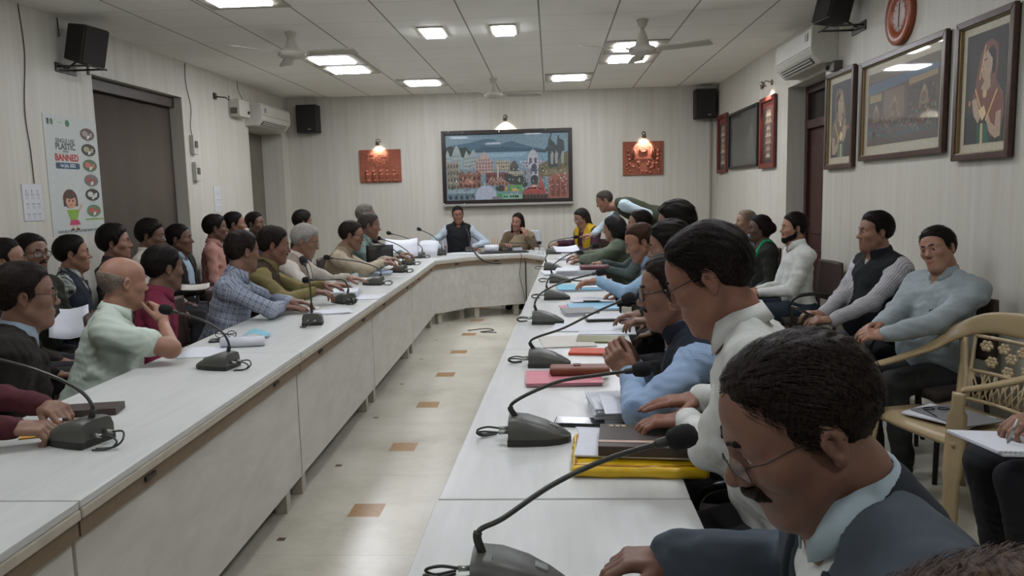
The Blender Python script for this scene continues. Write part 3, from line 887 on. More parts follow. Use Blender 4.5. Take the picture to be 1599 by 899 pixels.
# brown roller blind in the left recess
bl = thing('roller_blind', 'large dark brown blind filling the tall recess in the left wall', 'blind', (XL-.1, 7.165, 0))
N = NT('blind_cloth'); N.base(N.ramp(N.noise(N.coords('Object', (1, 60, 60)), 6, 2), [(.3, (.070, .054, .040)), (.7, (.086, .066, .049))])); N.p.inputs['Roughness'].default_value = .85
rows = [[(XL-.14+.006*math.sin(k*1.1), 6.385+1.56*k/24, z) for k in range(25)] for z in (.02, 1.3, 2.50)]
MB().grid(rows).build('blind_fabric', N.m, bl, solid=.004)
MB().bx(XL-.17, XL-.08, 6.382, 7.948, 2.47, 2.573).build('blind_headrail', mat('blind_rail', '#3c2f26', .5), bl, bevel=.004)
MB().bx(XL-.155, XL-.125, 6.386, 7.944, .0, .035).build('bottom_bar', mat('blind_rail', '#3c2f26', .5), bl, bevel=.003)
# vertical trims in the corners
tm = mat('grey_trim', '#8e8a7d', .5)
struct(MB().bx(2.262, 2.285, YB-.03, YB, .0, 2.48).build('trim_1', tm))
struct(MB().bx(XL, XL+.012, 6.32, 6.345, 2.56, ZC).build('trim_2', mat('dark_trim', '#4b463d', .6)))
struct(MB().bx(XR-.02, XR, 6.755, 6.775, 2.47, ZC).build('trim_3', mat('dark_trim', '#4b463d', .6)))

# ------------------------------------------------------------------ ceiling lights and fans
led = mat('led_panel', '#f4f6ff', .5, var=0, emit=PANEL_POWER)
bezel = mat('panel_bezel', '#9d988a', .5)
def panel(x, y, label, sx=.40, sy=.36, tile=True, group='ceiling light panels'):
    t = thing('ceiling_light', label, 'ceiling light', (x, y, ZC), group=group)
    T_ = .30 if tile else max(sx, sy)/2+.03; Tx = T_ if tile else sx/2+.03; f = MB(); z = ZC
    for a in ((-Tx, -sx/2, -T_, T_), (sx/2, Tx, -T_, T_), (-sx/2, sx/2, -T_, -sy/2), (-sx/2, sx/2, sy/2, T_)): f.bx(x+a[0], x+a[1], y+a[2], y+a[3], z-.012, z+.001)
    f.build('frame', bezel, t)
    MB().bx(x-sx/2, x+sx/2, y-sy/2, y+sy/2, z-.024, z+.001).build('diffuser', led, t)  # stands proud of the frame; glowing sides added to brighten the ceiling
LP = [(-2.263, 8.20, 'square ceiling light left of centre, nearer one of the pair behind the left fan'), (-2.263, 8.84, 'square ceiling light left of centre, farther one of the pair behind the left fan'),
      (-1.61, 10.02, 'single ceiling light near the back wall, left of the central fan'), (.255, 9.97, 'single ceiling light near the back wall, right of the central fan'),
      (.87, 8.02, 'square ceiling light partly hidden by the right hand fan, nearer one of the pair'), (.87, 8.72, 'square ceiling light beyond the right hand fan, farther one of the pair'),
      (-2.23, 5.62, 'ceiling light cut by the top edge of the photo at upper left')]
for x, y, l in LP: panel(x, y, l)
panel(-1.02, 7.02, 'small bright ceiling light, left one of the two in the middle rows', .17, .36, False)
panel(-.39, 7.02, 'small bright ceiling light, right one of the two in the middle rows', .17, .36, False)
for x, y in ((.87, 5.3), (-2.263, 2.8), (-.40, 3.6), (.87, 2.3), (-1.6, .3), (.87, -.9)): panel(x, y, 'square ceiling light overhead outside the photo', group='ceiling lights outside the frame')

fanm = mat('fan_enamel', '#b3b0a4', .45)
def fan(x, y, z, a0, label):
    t = thing('ceiling_fan', label, 'ceiling fan', (x, y, ZC), group='ceiling fans')
    MB().tube([(x, y, z+.12), (x, y, ZC-.01)], .013, 10).build('rod', mat('fan_rod', '#6f6a58', .4), t)
    MB().lathe([(.012, -.075), (.03, -.06), (.05, -.01), (.05, .0)], (x, y, ZC)).build('canopy', fanm, t)
    MB().lathe([(.0, -.045), (.05, -.043), (.095, -.032), (.118, -.012), (.120, .008), (.105, .022), (.07, .034), (.05, .07), (.036, .12), (.018, .165), (.014, .17)], (x, y, z), seg=28).build('motor', fanm, t)
    for k in range(3):
        a = a0+k*2*PI/3; ca, sa = math.cos(a), math.sin(a)
        rows = [[(x+ca*r-sa*q*wd, y+sa*r+ca*q*wd, z-.004-.012*q) for q in (-1, -.4, .4, 1)] for r, wd in ((.16, .035), (.24, .06), (.45, .068), (.58, .070), (.60, .055))]
        b = MB().grid(rows).build('blade', fanm, t, solid=.005)
        MB().box((x+ca*.13, y+sa*.13, z+.0), (.11, .035, .008), rot('z', math.degrees(a))).build('blade_bracket', fanm, b)
fan(-2.245, 6.83, 2.765, -.12, 'white ceiling fan on the left, in front of the paired lights')
fan(.807, 6.84, 2.70, 1.57, 'white ceiling fan on the right, covering part of a lit panel')
fan(-.697, 9.89, 2.745, .05, 'white ceiling fan in the middle, nearest the back wall')

# ------------------------------------------------------------------ the U of tables
top_m = laminate('table_laminate', (.50, .51, .485), (.57, .58, .555), (2.5, .35, 2.5), .32)
pan_m = laminate('panel_laminate', (.46, .45, .40), (.56, .55, .50), (2.2, .4, 1.2), .45)
edge_m = laminate('edge_band', (.40, .36, .29), (.48, .43, .35), (2, 2, 2), .5)
dark_m = mat('under_lip_shade', '#75634e', .7)  # brown that paints in the shade under the table lip
leg_m = laminate('leg_wood', (.36, .33, .27), (.44, .41, .34))
blk = mat('black_plastic', '#1c1b19', .45)
LX = lambda y: -1.195-.0185*(y-1.5)                # inner edge of the left row
RX = lambda y: -.345+.0305*y                       # inner edge of the right row
def table(label, poly, inner, joints, outer_i, gap=.0):
    """poly: ccw outline of the top; inner: list of edge indices that carry a front panel"""
    c = np.mean(np3(poly), 0); t = thing('conference_table', label, 'table', (c[0], c[1], 0), group='tables set end to end in a U')
    n = len(poly); P = [np3(p) for p in poly]; TABLES.append(poly)
    MB().prism(poly, TT-.022, TT).build('tabletop', top_m, t, bevel=.003)
    for i in inner:
        a, b = P[i], P[(i+1) % n]; e = unit(b-a); nv = np3((-e[1], e[0])); L = np.linalg.norm(b-a)   # inward of the top
        R_ = np.array([[e[0], nv[0], 0], [e[1], nv[1], 0], [0, 0, 1]])
        def bar(s0, s1, d0, d1, z0, z1): 
            m = a+e*(s0+s1)/2+nv*(d0+d1)/2
            return (np3((*m, (z0+z1)/2)), (s1-s0, d1-d0, z1-z0), R_)
        ex = .010 if len(joints) == 1 or poly[1][1] < 9.3 and 'head' in label else 0
        MB().box(*bar(-ex, L+ex, -.004, .02, TT-.050, TT-.0225)).build('edge_band', edge_m, t, bevel=.004)
        MB().box(*bar(0.002-ex*2, L-.002+ex*2, .006, .05, TT-.098, TT-.050)).build('painted_shade_rail', dark_m, t)  # shade below the overhang, put in as a brown strip
        MB().box(*bar(.004-ex*2, L-.004+ex*2, .026, .046, .135, TT-.098)).build('front_panel', pan_m, t, bevel=.002)
        for s in joints:
            if s < 0: s = L+s
            MB().box(*bar(s-.03, s+.03, .06, .12, 0, .135)).build('foot', leg_m, t, bevel=.003)
        for s in np.linspace(.35, L-.35, max(1, int(L/.8))): MB().box(*bar(s-.03, s+.03, -.002, .013, TT-.075, TT-.062)).build('cable_slot', blk, t)
    k = outer_i; a, b = P[k], P[(k+1) % n]; e = unit(b-a); nv = np3((-e[1], e[0])); L = np.linalg.norm(b-a)
    for s in (.1, L-.1):
        m = a+e*s+nv*.08; MB().bx(m[0]-.025, m[0]+.025, m[1]-.025, m[1]+.025, 0, TT-.022).build('leg', leg_m, t, bevel=.003)
LW, RW, g = .66, .615, .003
for y0, y1, l in ((-.02, 1.80, 'nearest table of the left row, only its far corner in view'), (1.80, 3.63, 'second table of the left row, with the large microphone and the folded glasses'),
                  (3.63, 5.37, 'third table of the left row, in front of the checked and the olive shirts'), (5.37, 7.13, 'fourth table of the left row, in front of the grey haired man in white')):
    table(l, [(LX(y0)-LW, y0+g), (LX(y0), y0+g), (LX(y1), y1-g), (LX(y1)-LW, y1-g)], [1], (.12, -.12), 3)
y0 = 7.13
table('last table of the left row, running into the angled corner', [(LX(y0)-LW, y0+g), (LX(y0), y0+g), (-1.345, 8.78), (-2.02, 9.1)], [1], (.12, -.12), 3)
table('left corner table of the U, cut at an angle', [(-2.02, 9.104), (-1.343, 8.784), (-1.005, 9.22), (-1.30, 9.98)], [1], (.1,), 2)
table('head table in front of the two seated chiefs below the mural', [(-1.296, 9.984), (-1.001, 9.222), (-.34, 9.50), (-.30, 10.22)], [1], (.1, -.1), 3)
table('right corner table of the U, under the files and glasses', [(-.297, 10.222), (-.337, 9.50), (-.065, 9.02), (.62, 9.25)], [1], (.1,), 3)
yr = (1.80, 3.62, 5.40, 7.20, 9.0)
for k, l in enumerate(('table of the right row with the yellow folder and pink file on it', 'table of the right row under the orange file and the tablet', 'table of the right row under the pale blue folder', 'farthest table of the right row beside the woman in grey green')):
    y0, y1 = yr[k], yr[k+1]
    table(l, [(RX(y0), y0+g), (RX(y0)+RW, y0+g), (RX(y1)+RW, y1-g), (RX(y1), y1-g)], [3], (.12, -.12), 1)
table('nearest table of the right row, bare but for one microphone, at the bottom edge', [(-.30, .35), (.325, .35), (.325, 1.797), (-.295, 1.797)], [3], (.12, -.12), 1)

# ------------------------------------------------------------------ things on the walls
white_p = mat('white_plastic', '#b9b7ab', .4); dark_gap = mat('dark_slot', '#24221f', .7)
def ac(x, y0, y1, z0, z1, sgn, label):
    t = thing('air_conditioner', label, 'air conditioner', (x, (y0+y1)/2, z0), group='split air conditioners')
    dp = .22; S = lambda q: x+sgn*q
    prof = [(.0, z0), (dp*.62, z0), (dp*.93, z0+.075), (dp, z0+.12), (dp*.98, z1-.03), (dp*.88, z1), (0, z1)]
    m = MB(); n = len(prof)
    P = [(S(a), y0, z) for a, z in prof]+[(S(a), y1, z) for a, z in prof]
    m.raw(P, [tuple(range(n)), tuple(range(2*n-1, n-1, -1))]+[(i, i+n, (i+1) % n+n, (i+1) % n) for i in range(n)])
    m.build('casing', white_p, t, bevel=.008, fix=True)
    a0, a1 = np3((S(dp*.66), 0, z0+.006)), np3((S(dp*.90), 0, z0+.066)); mid = (a0+a1)/2; e = unit(a1-a0); nn = unit(np.cross(e, (0, 1, 0)))*1.0
    R_ = np.stack([e, (0, 1, 0), np.cross(e, (0, 1, 0))], 1)
    MB().box(mid+np3((0, (y0+y1)/2, 0)), (.058, (y1-y0)*.80, .012), R_).build('outlet', dark_gap, t)
    lv = MB()
    for q in (-.012, .014): lv.box(mid+e*q+np3((sgn*.006, (y0+y1)/2, -.004)), (.014, (y1-y0)*.78, .005), R_)
    lv.build('louvre', white_p, t)
    MB().bx(S(dp-.002), S(dp+.002), y0+.02, y1-.02, z0+.128, z0+.131).build('panel_seam', dark_gap, t)
    MB().bx(S(dp), S(dp+.002), y0+.08, y0+.15, z1-.12, z1-.06).build('rating_label', mat('label_grey', '#7c7f80', .5), t)
ac(XL, 9.62, 10.68, 2.43, 2.71, 1, 'white split air conditioner on the left wall over the grey alcove')
ac(XR, 6.55, 7.55, 2.50, 2.81, -1, 'white split air conditioner on the right wall above the brown door')
# speakers
spk_m = mat('speaker_case', '#1b1715', .6); grille_m = mat('speaker_grille', '#221d1b', .8, bump=.6, scale=300)
def speaker_back(x0, x1, z0, z1, label):
    t = thing('wall_speaker', label, 'speaker', ((x0+x1)/2, YB, z0), group='black wall speakers'); y = YB-.03
    MB().bx(x0, x1, y-.20, y, z0, z1).build('case', spk_m, t, bevel=.012)
    MB().bx(x0+.012, x1-.012, y-.212, y-.198, z0+.012, z1-.012).build('grille', grille_m, t, bevel=.006)
    MB().bx((x0+x1)/2-.03, (x0+x1)/2+.03, y, YB, z0+.1, z1-.1).build('bracket', blk, t)
    MB().bx(x0+.17, x0+.21, y-.216, y-.211, z0+.04, z0+.05).build('badge', white_p, t)
speaker_back(-3.60, -3.30, 2.44, 2.83, 'black speaker high in the back left corner beside the air conditioner')
speaker_back(2.02, 2.31, 2.48, 2.88, 'black speaker high in the back right corner')
def speaker_side(x, sgn, y, z, label, yaw):
    t = thing('wall_speaker', label, 'speaker', (x, y, z), group='black wall speakers')
    c = np3((x+sgn*.17, y, z)); R_ = rot('z', yaw) @ rot('y', sgn*14)
    f = lambda p: c+R_@np3(p)
    a, b, h = .10, .135, .15
    P = [f((-a*.8, -b*.75, -h*.9)), f((-a*.8, b*.75, -h*.9)), f((a, b, -h)), f((a, -b, -h)), f((-a*.8, -b*.75, h*.9)), f((-a*.8, b*.75, h*.9)), f((a, b, h)), f((a, -b, h))]
    MB().raw(P, [(0, 1, 2, 3), (7, 6, 5, 4), (0, 3, 7, 4), (1, 5, 6, 2), (2, 6, 7, 3), (0, 4, 5, 1)]).build('case', spk_m, t, bevel=.012, fix=True)
    MB().box(f(((a+.004), 0, 0)), (.012, .25, .28), R_).build('grille', grille_m, t, bevel=.004)
    m = MB(); zz = z-.175
    m.tube([(x, y-.1, zz), (x+sgn*.26, y-.1, zz)], .008, 8).tube([(x, y+.1, zz), (x+sgn*.26, y+.1, zz)], .008, 8).tube([(x+sgn*.26, y-.13, zz), (x+sgn*.26, y+.13, zz)], .008, 8)
    m.bx(x, x+sgn*.012, y-.13, y+.13, zz-.04, zz+.03); m.tube([(x+sgn*.02, y, zz), (x+sgn*.1, y, zz+.05)], .008, 8)
    m.build('bracket', mat('bracket_steel', '#4a4640', .5, .5), t)
speaker_side(XL, 1, 6.03, 2.74, 'black speaker on a bracket on the left wall above the poster', -8)
speaker_side(XR, -1, 6.12, 2.86, 'black tilted speaker on a bracket on the right wall beside the clock', 188)
# clock
t = thing('wall_clock', 'round wall clock with a wide orange brown rim on the right wall', 'clock', (XR, 5.39, 2.60))
cc_ = (XR, 5.39, 2.61)
MB().lathe([(.19, 0), (.19, .034), (.183, .042), (.108, .036), (.100, .022), (.0, .022)], cc_, (-1, 0, 0), 40).build('rim', mat('clock_rim', '#8f4a2c', .35), t)
MB().lathe([(.101, .0225), (.101, .026), (0, .026)], cc_, (-1, 0, 0), 40).build('dial', mat('clock_dial', '#c5b3a8', .4), t)
MB().box((XR-.029, 5.39, 2.650), (.003, .008, .08)).box((XR-.030, 5.393, 2.575), (.003, .010, .075)).build('hands', mat('clock_hand', '#2c2d33', .4), t)
tk = MB()
for k in range(12):
    a = k*PI/6; tk.box((XR-.0265, 5.39+.088*math.sin(a), 2.61+.088*math.cos(a)), (.002, .006, .018), rot('x', -math.degrees(a)))
tk.build('hour_marks', mat('clock_hand', '#2c2d33', .4), t)

# picture frames: polygons in picture coordinates become real thin print layers
def print_layers(parent, name, o, u, w, W_, H_, items, coat=.0):
    """items: (colour, polygon in 0..1)"""
    cols = []; m = MB(); nrm = np.cross(unit(u), unit(w))
    for k, (c, poly) in enumerate(items):
        if c not in cols: cols.append(c)
        a = sum(poly[i][0]*poly[(i+1) % len(poly)][1]-poly[(i+1) % len(poly)][0]*poly[i][1] for i in range(len(poly)))
        if a < 0: poly = poly[::-1]
        m.raw([np3(o)+unit(u)*p[0]*W_+unit(w)*p[1]*H_+nrm*(.0003+(.00001*k if 'mural' in name else .00003*(k if k < 14 else 14+k % 24 if len(items) > 60 else k))) for p in poly], [tuple(range(len(poly)))], cols.index(c))
    ms = []
    for c in cols:
        key = '%s_%s_%d' % (name, c.strip('#'), int(coat*10)); q = mat(key, tuple(np.array(lin(c))*.62+np.mean(lin(c))*.16) if 'mural' in name else c, .55, var=.16 if 'mural' in name else .12, scale=34 if 'mural' in name else 60)
        if coat: q.node_tree.nodes['Principled BSDF'].inputs['Coat Weight'].default_value = coat; q.node_tree.nodes['Principled BSDF'].inputs['Coat Roughness'].default_value = .03
        ms.append(q)
    return m.build(name, ms, parent)
def frame(t, o, u, w, W_, H_, bw, bd, m, name='frame'):
    o, u, w = np3(o), unit(u), unit(w); f = MB()
    for poly in ([(0, 0), (W_, 0), (W_-bw, bw), (bw, bw)], [(W_, 0), (W_, H_), (W_-bw, H_-bw), (W_-bw, bw)], [(W_, H_), (0, H_), (bw, H_-bw), (W_-bw, H_-bw)], [(0, H_), (0, 0), (bw, bw), (bw, H_-bw)]):
        f.plate(poly, o, u, w, 0, bd)
    return f.build(name, m, t, bevel=.004)
def ell_poly(cx, cy, rx, ry, a0=0, a1=360, n=16):
    return [(cx+rx*math.cos(math.radians(a0+(a1-a0)*k/n)), cy+ry*math.sin(math.radians(a0+(a1-a0)*k/n))) for k in range(n+(0 if a1-a0 == 360 else 1))]

# ------------------------------------------------------------------ pictures
def R4(x0, y0, x1, y1): return [(x0, y0), (x1, y0), (x1, y1), (x0, y1)]
# big mural on the back wall
t = thing('framed_mural', 'wide framed cityscape of domes, palaces and a lake on the back wall', 'picture', (-.61, YB, 1.36))
mx0, mx1, mz0, mz1, my = -1.555, .315, 1.375, 2.415, YB-.05
MB().bx(mx0+.02, mx1-.02, my-.005, YB, mz0+.02, mz1-.02).build('backing', blk, t)
frame(t, (mx0, my-.005, mz0), (1, 0, 0), (0, 0, 1), mx1-mx0, mz1-mz0, .055, .03, mat('mural_frame', '#231815', .3))
MB().bx(mx0-.01, mx1+.01, my-.05, my+.02, mz0-.035, mz0-.001).build('lower_ledge', mat('ledge_grey', '#8f8d86', .4), t, bevel=.004)
b = MB()
for u_, zz in ((.06, mz1-.01), (.17, mz1-.035), (.445, mz1-.03), (.80, mz1-.015), (.985, mz1-.005), (.01, mz0), (.165, mz0+.0)): b.ball((mx0+(mx1-mx0)*u_, my-.037, zz), .014, 8)
b.build('fixing_stud', mat('chrome', '#b5b5b2', .2, .9), t)
def Q(*pts): return [((x-60)/1415, 1-(y-95)/730) for x, y in pts]
def QE(x, y, rx, ry, a0=0, a1=360): return [(px, py) for px, py in ell_poly((x-60)/1415, 1-(y-95)/730, rx/1415, ry/730, a0, a1)]
I = [('#6f8f9c', Q((60, 825), (1475, 825), (1475, 95), (60, 95))),
     ('#41687c', Q((60, 290), (60, 235), (130, 215), (330, 190), (480, 160), (560, 150), (640, 165), (720, 205), (830, 180), (960, 225), (1080, 255), (1240, 290))),
     ('#35596c', Q((380, 298), (500, 235), (640, 250), (760, 245), (900, 262), (1100, 270), (1240, 300))),
     ('#7098ac', Q((60, 300), (1475, 300), (1475, 480), (60, 480))), ('#86a9b9', Q((430, 315), (1000, 310), (950, 350), (480, 360))),
     ('#2f4038', Q((60, 330), (60, 240), (120, 222), (190, 250), (300, 235), (360, 300), (300, 350)))]
def spire(x, y0, y1, wd, c, c2):
    I.append((c, Q((x-wd, y1), (x-wd, y0+(y1-y0)*.55), (x-wd*.55, y0+(y1-y0)*.2), (x, y0), (x+wd*.55, y0+(y1-y0)*.2), (x+wd, y0+(y1-y0)*.55), (x+wd, y1))))
    for q in (.45, .65, .85): I.append((c2, Q((x-wd*.8, y0+(y1-y0)*q+5), (x-wd*.8, y0+(y1-y0)*q-4), (x+wd*.8, y0+(y1-y0)*q-4), (x+wd*.8, y0+(y1-y0)*q+5))))
for a in ((85, 265, 480, 34), (190, 210, 480, 62), (305, 270, 480, 36), (385, 262, 470, 52)): spire(*a, '#94a09c', '#6f7f7e')
def palace(x0, x1, y0, y1, c, dk, nx, ny, dome=0):
    I.append((c, Q((x0, y1), (x1, y1), (x1, y0), (x0, y0))))
    if dome:
        for k in range(dome):
            cx = x0+(x1-x0)*(k+.5)/dome; I.append((c, QE(cx, y0+2, (x1-x0)/dome*.36, (x1-x0)/dome*.42, 0, 180)))
            I.append((c, Q((cx-3, y0-(x1-x0)/dome*.3), (cx+3, y0-(x1-x0)/dome*.3), (cx, y0-(x1-x0)/dome*.75))))
    for i in range(nx):
        for j in range(ny):
            a = x0+(x1-x0)*(i+.25)/nx; b_ = x0+(x1-x0)*(i+.75)/nx; p = y0+(y1-y0)*(j+.35)/ny; q = y0+(y1-y0)*(j+.85)/ny
            I.append((dk, Q((a, q), (b_, q), (b_, p+8), ((a+b_)/2, p-6), (a, p+8))))
palace(75, 210, 400, 700, '#8f8772', '#4c4a41', 4, 4, 0)
palace(405, 612, 400, 545, '#ab8f86', '#6f544e', 6, 4, 3)
palace(440, 575, 355, 402, '#b59a90', '#755a53', 5, 1, 1)
palace(640, 800, 400, 510, '#a79d84', '#5d5a4c', 6, 3, 4)
palace(800, 900, 440, 515, '#5b5850', '#3a3833', 4, 1, 1)
palace(780, 960, 515, 580, '#a8a892', '#6b6a5d', 8, 1, 0)
palace(205, 465, 535, 690, '#8d5a43', '#4d2d22', 5, 2, 3); I.append(('#a86a4d', QE(330, 650, 60, 75, 0, 180)))
palace(520, 780, 525, 640, '#7d453c', '#46241f', 9, 2, 0)
I.append(('#b5a99c', Q((648, 610), (672, 610), (668, 440), (660, 425), (652, 440))))
palace(545, 850, 615, 665, '#a3745f', '#573a30', 8, 1, 3)
I += [('#39423a', Q((740, 620), (740, 545), (800, 540), (850, 570), (930, 560), (980, 590), (1000, 680), (940, 700))), ('#3e4638', QE(690, 700, 60, 35))]
palace(945, 1190, 400, 480, '#a7a4ae', '#6e6b78', 7, 2, 0)
palace(1010, 1125, 330, 570, '#b0adb6', '#575663', 2, 2, 1); I += [('#4a4a58', QE(1078, 480, 32, 45)), ('#8a8e9a', Q((980, 640), (1040, 640), (1040, 480), (980, 480))), ('#33403a', QE(1080, 620, 45, 60))]
I += [('#6c6542', Q((1130, 580), (1130, 450), (1250, 400), (1320, 480), (1380, 330), (1475, 305), (1475, 580))), ('#7f7550', Q((1160, 560), (1250, 500), (1380, 510), (1475, 470), (1475, 570)))]
for p in (Q((1240, 480), (1235, 290), (1290, 230), (1360, 240), (1420, 210), (1415, 320), (1350, 420), (1350, 480)), Q((1235, 250), (1250, 170), (1285, 90), (1292, 96), (1270, 170), (1330, 230), (1280, 260)), Q((1340, 250), (1350, 150), (1368, 125), (1370, 165), (1420, 190), (1430, 300), (1380, 300)),
          Q((1090, 305), (1200, 290), (1240, 240), (1260, 270), (1215, 320), (1120, 312))): I.append(('#3c4a4b', p))
for x in (1270, 1320, 1390): I.append(('#8f968f', Q((x, 440), (x+26, 440), (x+34, 330), (x+14, 300), (x-4, 350))))
I.append(('#9c5a45', Q((1235, 825), (1475, 825), (1475, 560), (1300, 555), (1240, 600))))
for x in (1290, 1350, 1410): I.append(('#7c3e2f', Q((x-22, 800), (x+22, 800), (x+22, 640), (x, 600), (x-22, 640))))
I += [('#b04632', Q((1110, 770), (1215, 770), (1190, 690), (1160, 600), (1145, 560), (1130, 640))), ('#ad3f2e', Q((930, 768), (1210, 768), (1180, 720), (1130, 690), (1075, 655), (1010, 690), (960, 720))), ('#d2b7ac', Q((985, 700), (1140, 690), (1140, 700), (1075, 668), (985, 712))), ('#5c4440', Q((935, 825), (1235, 825), (1235, 770), (935, 770)))]
for k in range(7): I.append(('#352b28', Q((950+k*40, 822), (972+k*40, 822), (972+k*40, 785), (950+k*40, 785))))
I += [('#55995a', Q((780, 740), (945, 740), (945, 665), (780, 665))), ('#c9a24a', QE(855, 738, 42, 38, 0, 180)), ('#3f9d5c', Q((640, 800), (740, 800), (740, 745), (640, 760))), ('#7fb59a', Q((705, 822), (935, 822), (935, 765), (705, 765)))]
for k in range(4): I.append(('#1f3a34', Q((795+k*27, 805), (812+k*27, 805), (812+k*27, 778), (795+k*27, 778))))
I.append(('#1f7a45', Q((715, 805), (770, 805), (765, 770), (745, 790), (722, 770))))
I += [('#c29a45', Q((735, 740), (765, 740), (765, 665), (735, 690))), ('#a7b0c2', QE(517, 770, 122, 105, 0, 180)), ('#a7b0c2', Q((395, 825), (640, 825), (640, 770), (395, 770))), ('#7d7a78', Q((590, 825), (710, 825), (710, 790), (590, 790)))]
palace(75, 395, 745, 825, '#5f7884', '#2d3d48', 5, 1, 0); I.append(('#87a3ad', Q((60, 748), (400, 748), (385, 705), (90, 705))))
rnd = random.Random(21)
for k in range(420):                    # the fine clutter of windows, parapets and trees between the buildings
    x, y = rnd.uniform(75, 1460), rnd.triangular(380, 815, 640)
    if 395 < x < 640 and y > 660: continue
    w_, h_ = rnd.uniform(4, 16), rnd.uniform(6, 22); c = rnd.choice(['#2b2a28', '#3a322d', '#4a3a33', '#26332c', '#c9c2b2', '#b7a999', '#8a5546', '#5a6a74', '#d3cfc6', '#31473a'])
    I.append((c, Q((x-w_/2, y+h_/2), (x+w_/2, y+h_/2), (x+w_/2, y-h_/3), (x, y-h_/2), (x-w_/2, y-h_/3))))
print_layers(t, 'mural_print', (mx0+.05, my-.008, mz0+.05), (1, 0, 0), (0, 0, 1), mx1-mx0-.10, mz1-mz0-.10, I, .3)

# terracotta reliefs
tc = NT('terracotta'); tf = tc.noise(tc.coords(), 30, 4); tc.base(tc.ramp(tf, [(.3, (.20, .055, .028)), (.7, (.30, .085, .042))])); tc.p.inputs['Roughness'].default_value = .7; tc.bump(tc.noise(tc.coords(), 55, 3), .5, .01)
def relief(x0, x1, z0, z1, label, kind):
    t = thing('terracotta_relief', label, 'relief', ((x0+x1)/2, YB, z0)); y = YB-.03; W_, H_ = x1-x0, z1-z0
    MB().bx(x0, x1, y, YB, z0, z1).build('slab', tc.m, t, bevel=.006)
    rnd = random.Random(5+kind); m = MB()
    if kind == 0:
        for j in range(7):
            for i in range(9):
                if rnd.random() < .78: m.box((x0+.12+i*.042+rnd.uniform(-.006, .006), y-.004, z0+.24+j*.026), (.034, .012, .016))
        for i in range(5):
            cx = x0+.10+i*.10; m.ball((cx, y-.008, z0+.155), (.020, .016, .024), 10); m.ball((cx+.004, y-.006, z0+.085), (.030, .02, .052), 10)
            m.tube([(cx-.02, y-.012, z0+.12), (cx+.03, y-.02, z0+.10), (cx+.045, y-.014, z0+.13)], .009, 6); m.ball((cx+.012, y-.008, z0+.025), (.036, .02, .022), 10)
    else:
        for s in (-1, 1): m.tube([((x0+x1)/2+s*.16, y-.006, z0+.22), ((x0+x1)/2+s*.15, y-.01, z0+.36), ((x0+x1)/2+s*.10, y-.008, z0+.43)], .016, 8); m.ball(((x0+x1)/2+s*.12, y-.01, z0+.31), (.022, .018, .06), 10)
        m.tube([((x0+x1)/2+.045*math.cos(a), y-.008, z0+.36+.035*math.sin(a)) for a in np.linspace(2.6, 6.9, 10)], .010, 7)
        m.box(((x0+x1)/2, y-.004, z0+.235), (.28, .012, .022))
        for i in range(22):
            cx, cz = x0+.05+rnd.random()*(W_-.1), z0+.03+rnd.random()*.16; m.ball((cx, y-.006, cz), (rnd.uniform(.012, .022), .016, rnd.uniform(.014, .026)), 8)
        for s in (-1, 1):
            for j in range(4): m.ball(((x0+x1)/2+s*(.19+.01*j), y-.008, z0+.16+.06*j), (.024, .016, .022), 8)
    m.build('carved_figures', tc.m, t)
relief(-2.765, -2.16, 1.715, 2.185, 'terracotta relief of seated figures under a brick wall, left of the mural', 0)
relief(1.035, 1.61, 1.725, 2.200, 'terracotta relief of an arch over scattered figures, right of the mural', 1)

# folk paintings on the right wall (u runs towards the camera so that the print faces the room)
U_, W_v = (0, -1, 0), (0, 0, 1)
gold = mat('gilt_slip', '#84724c', .4, .4); wal = laminate('walnut_frame', (.045, .022, .014), (.075, .038, .024), (2, 2, 2), .35)
def painting(y1, y0, z0, z1, label, items, mount='#aea790', mw=.07, fm=None, bw=.038, coat=.25, inner=None):
    t = thing('framed_painting', label, 'picture', (XR, (y0+y1)/2, z0)); L, H_ = y1-y0, z1-z0; x = XR-.012
    MB().bx(x, XR, y0+.01, y1-.01, z0+.01, z1-.01).build('backing', blk, t)
    frame(t, (x, y1, z0), U_, W_v, L, H_, bw, .028, fm or wal)
    if mount:
        frame(t, (x, y1-bw+.004, z0+bw-.004), U_, W_v, L-2*bw+.008, H_-2*bw+.008, .009, .020, gold, 'gilt_slip')
        print_layers(t, 'mount', (x, y1-bw, z0+bw), U_, W_v, L-2*bw, H_-2*bw, [(mount, R4(0, 0, 1, 1))], coat)
    k = bw+(mw if mount else 0)
    print_layers(t, 'print', (x-.002, y1-k, z0+k), U_, W_v, L-2*k, H_-2*k, items, coat)
    return t
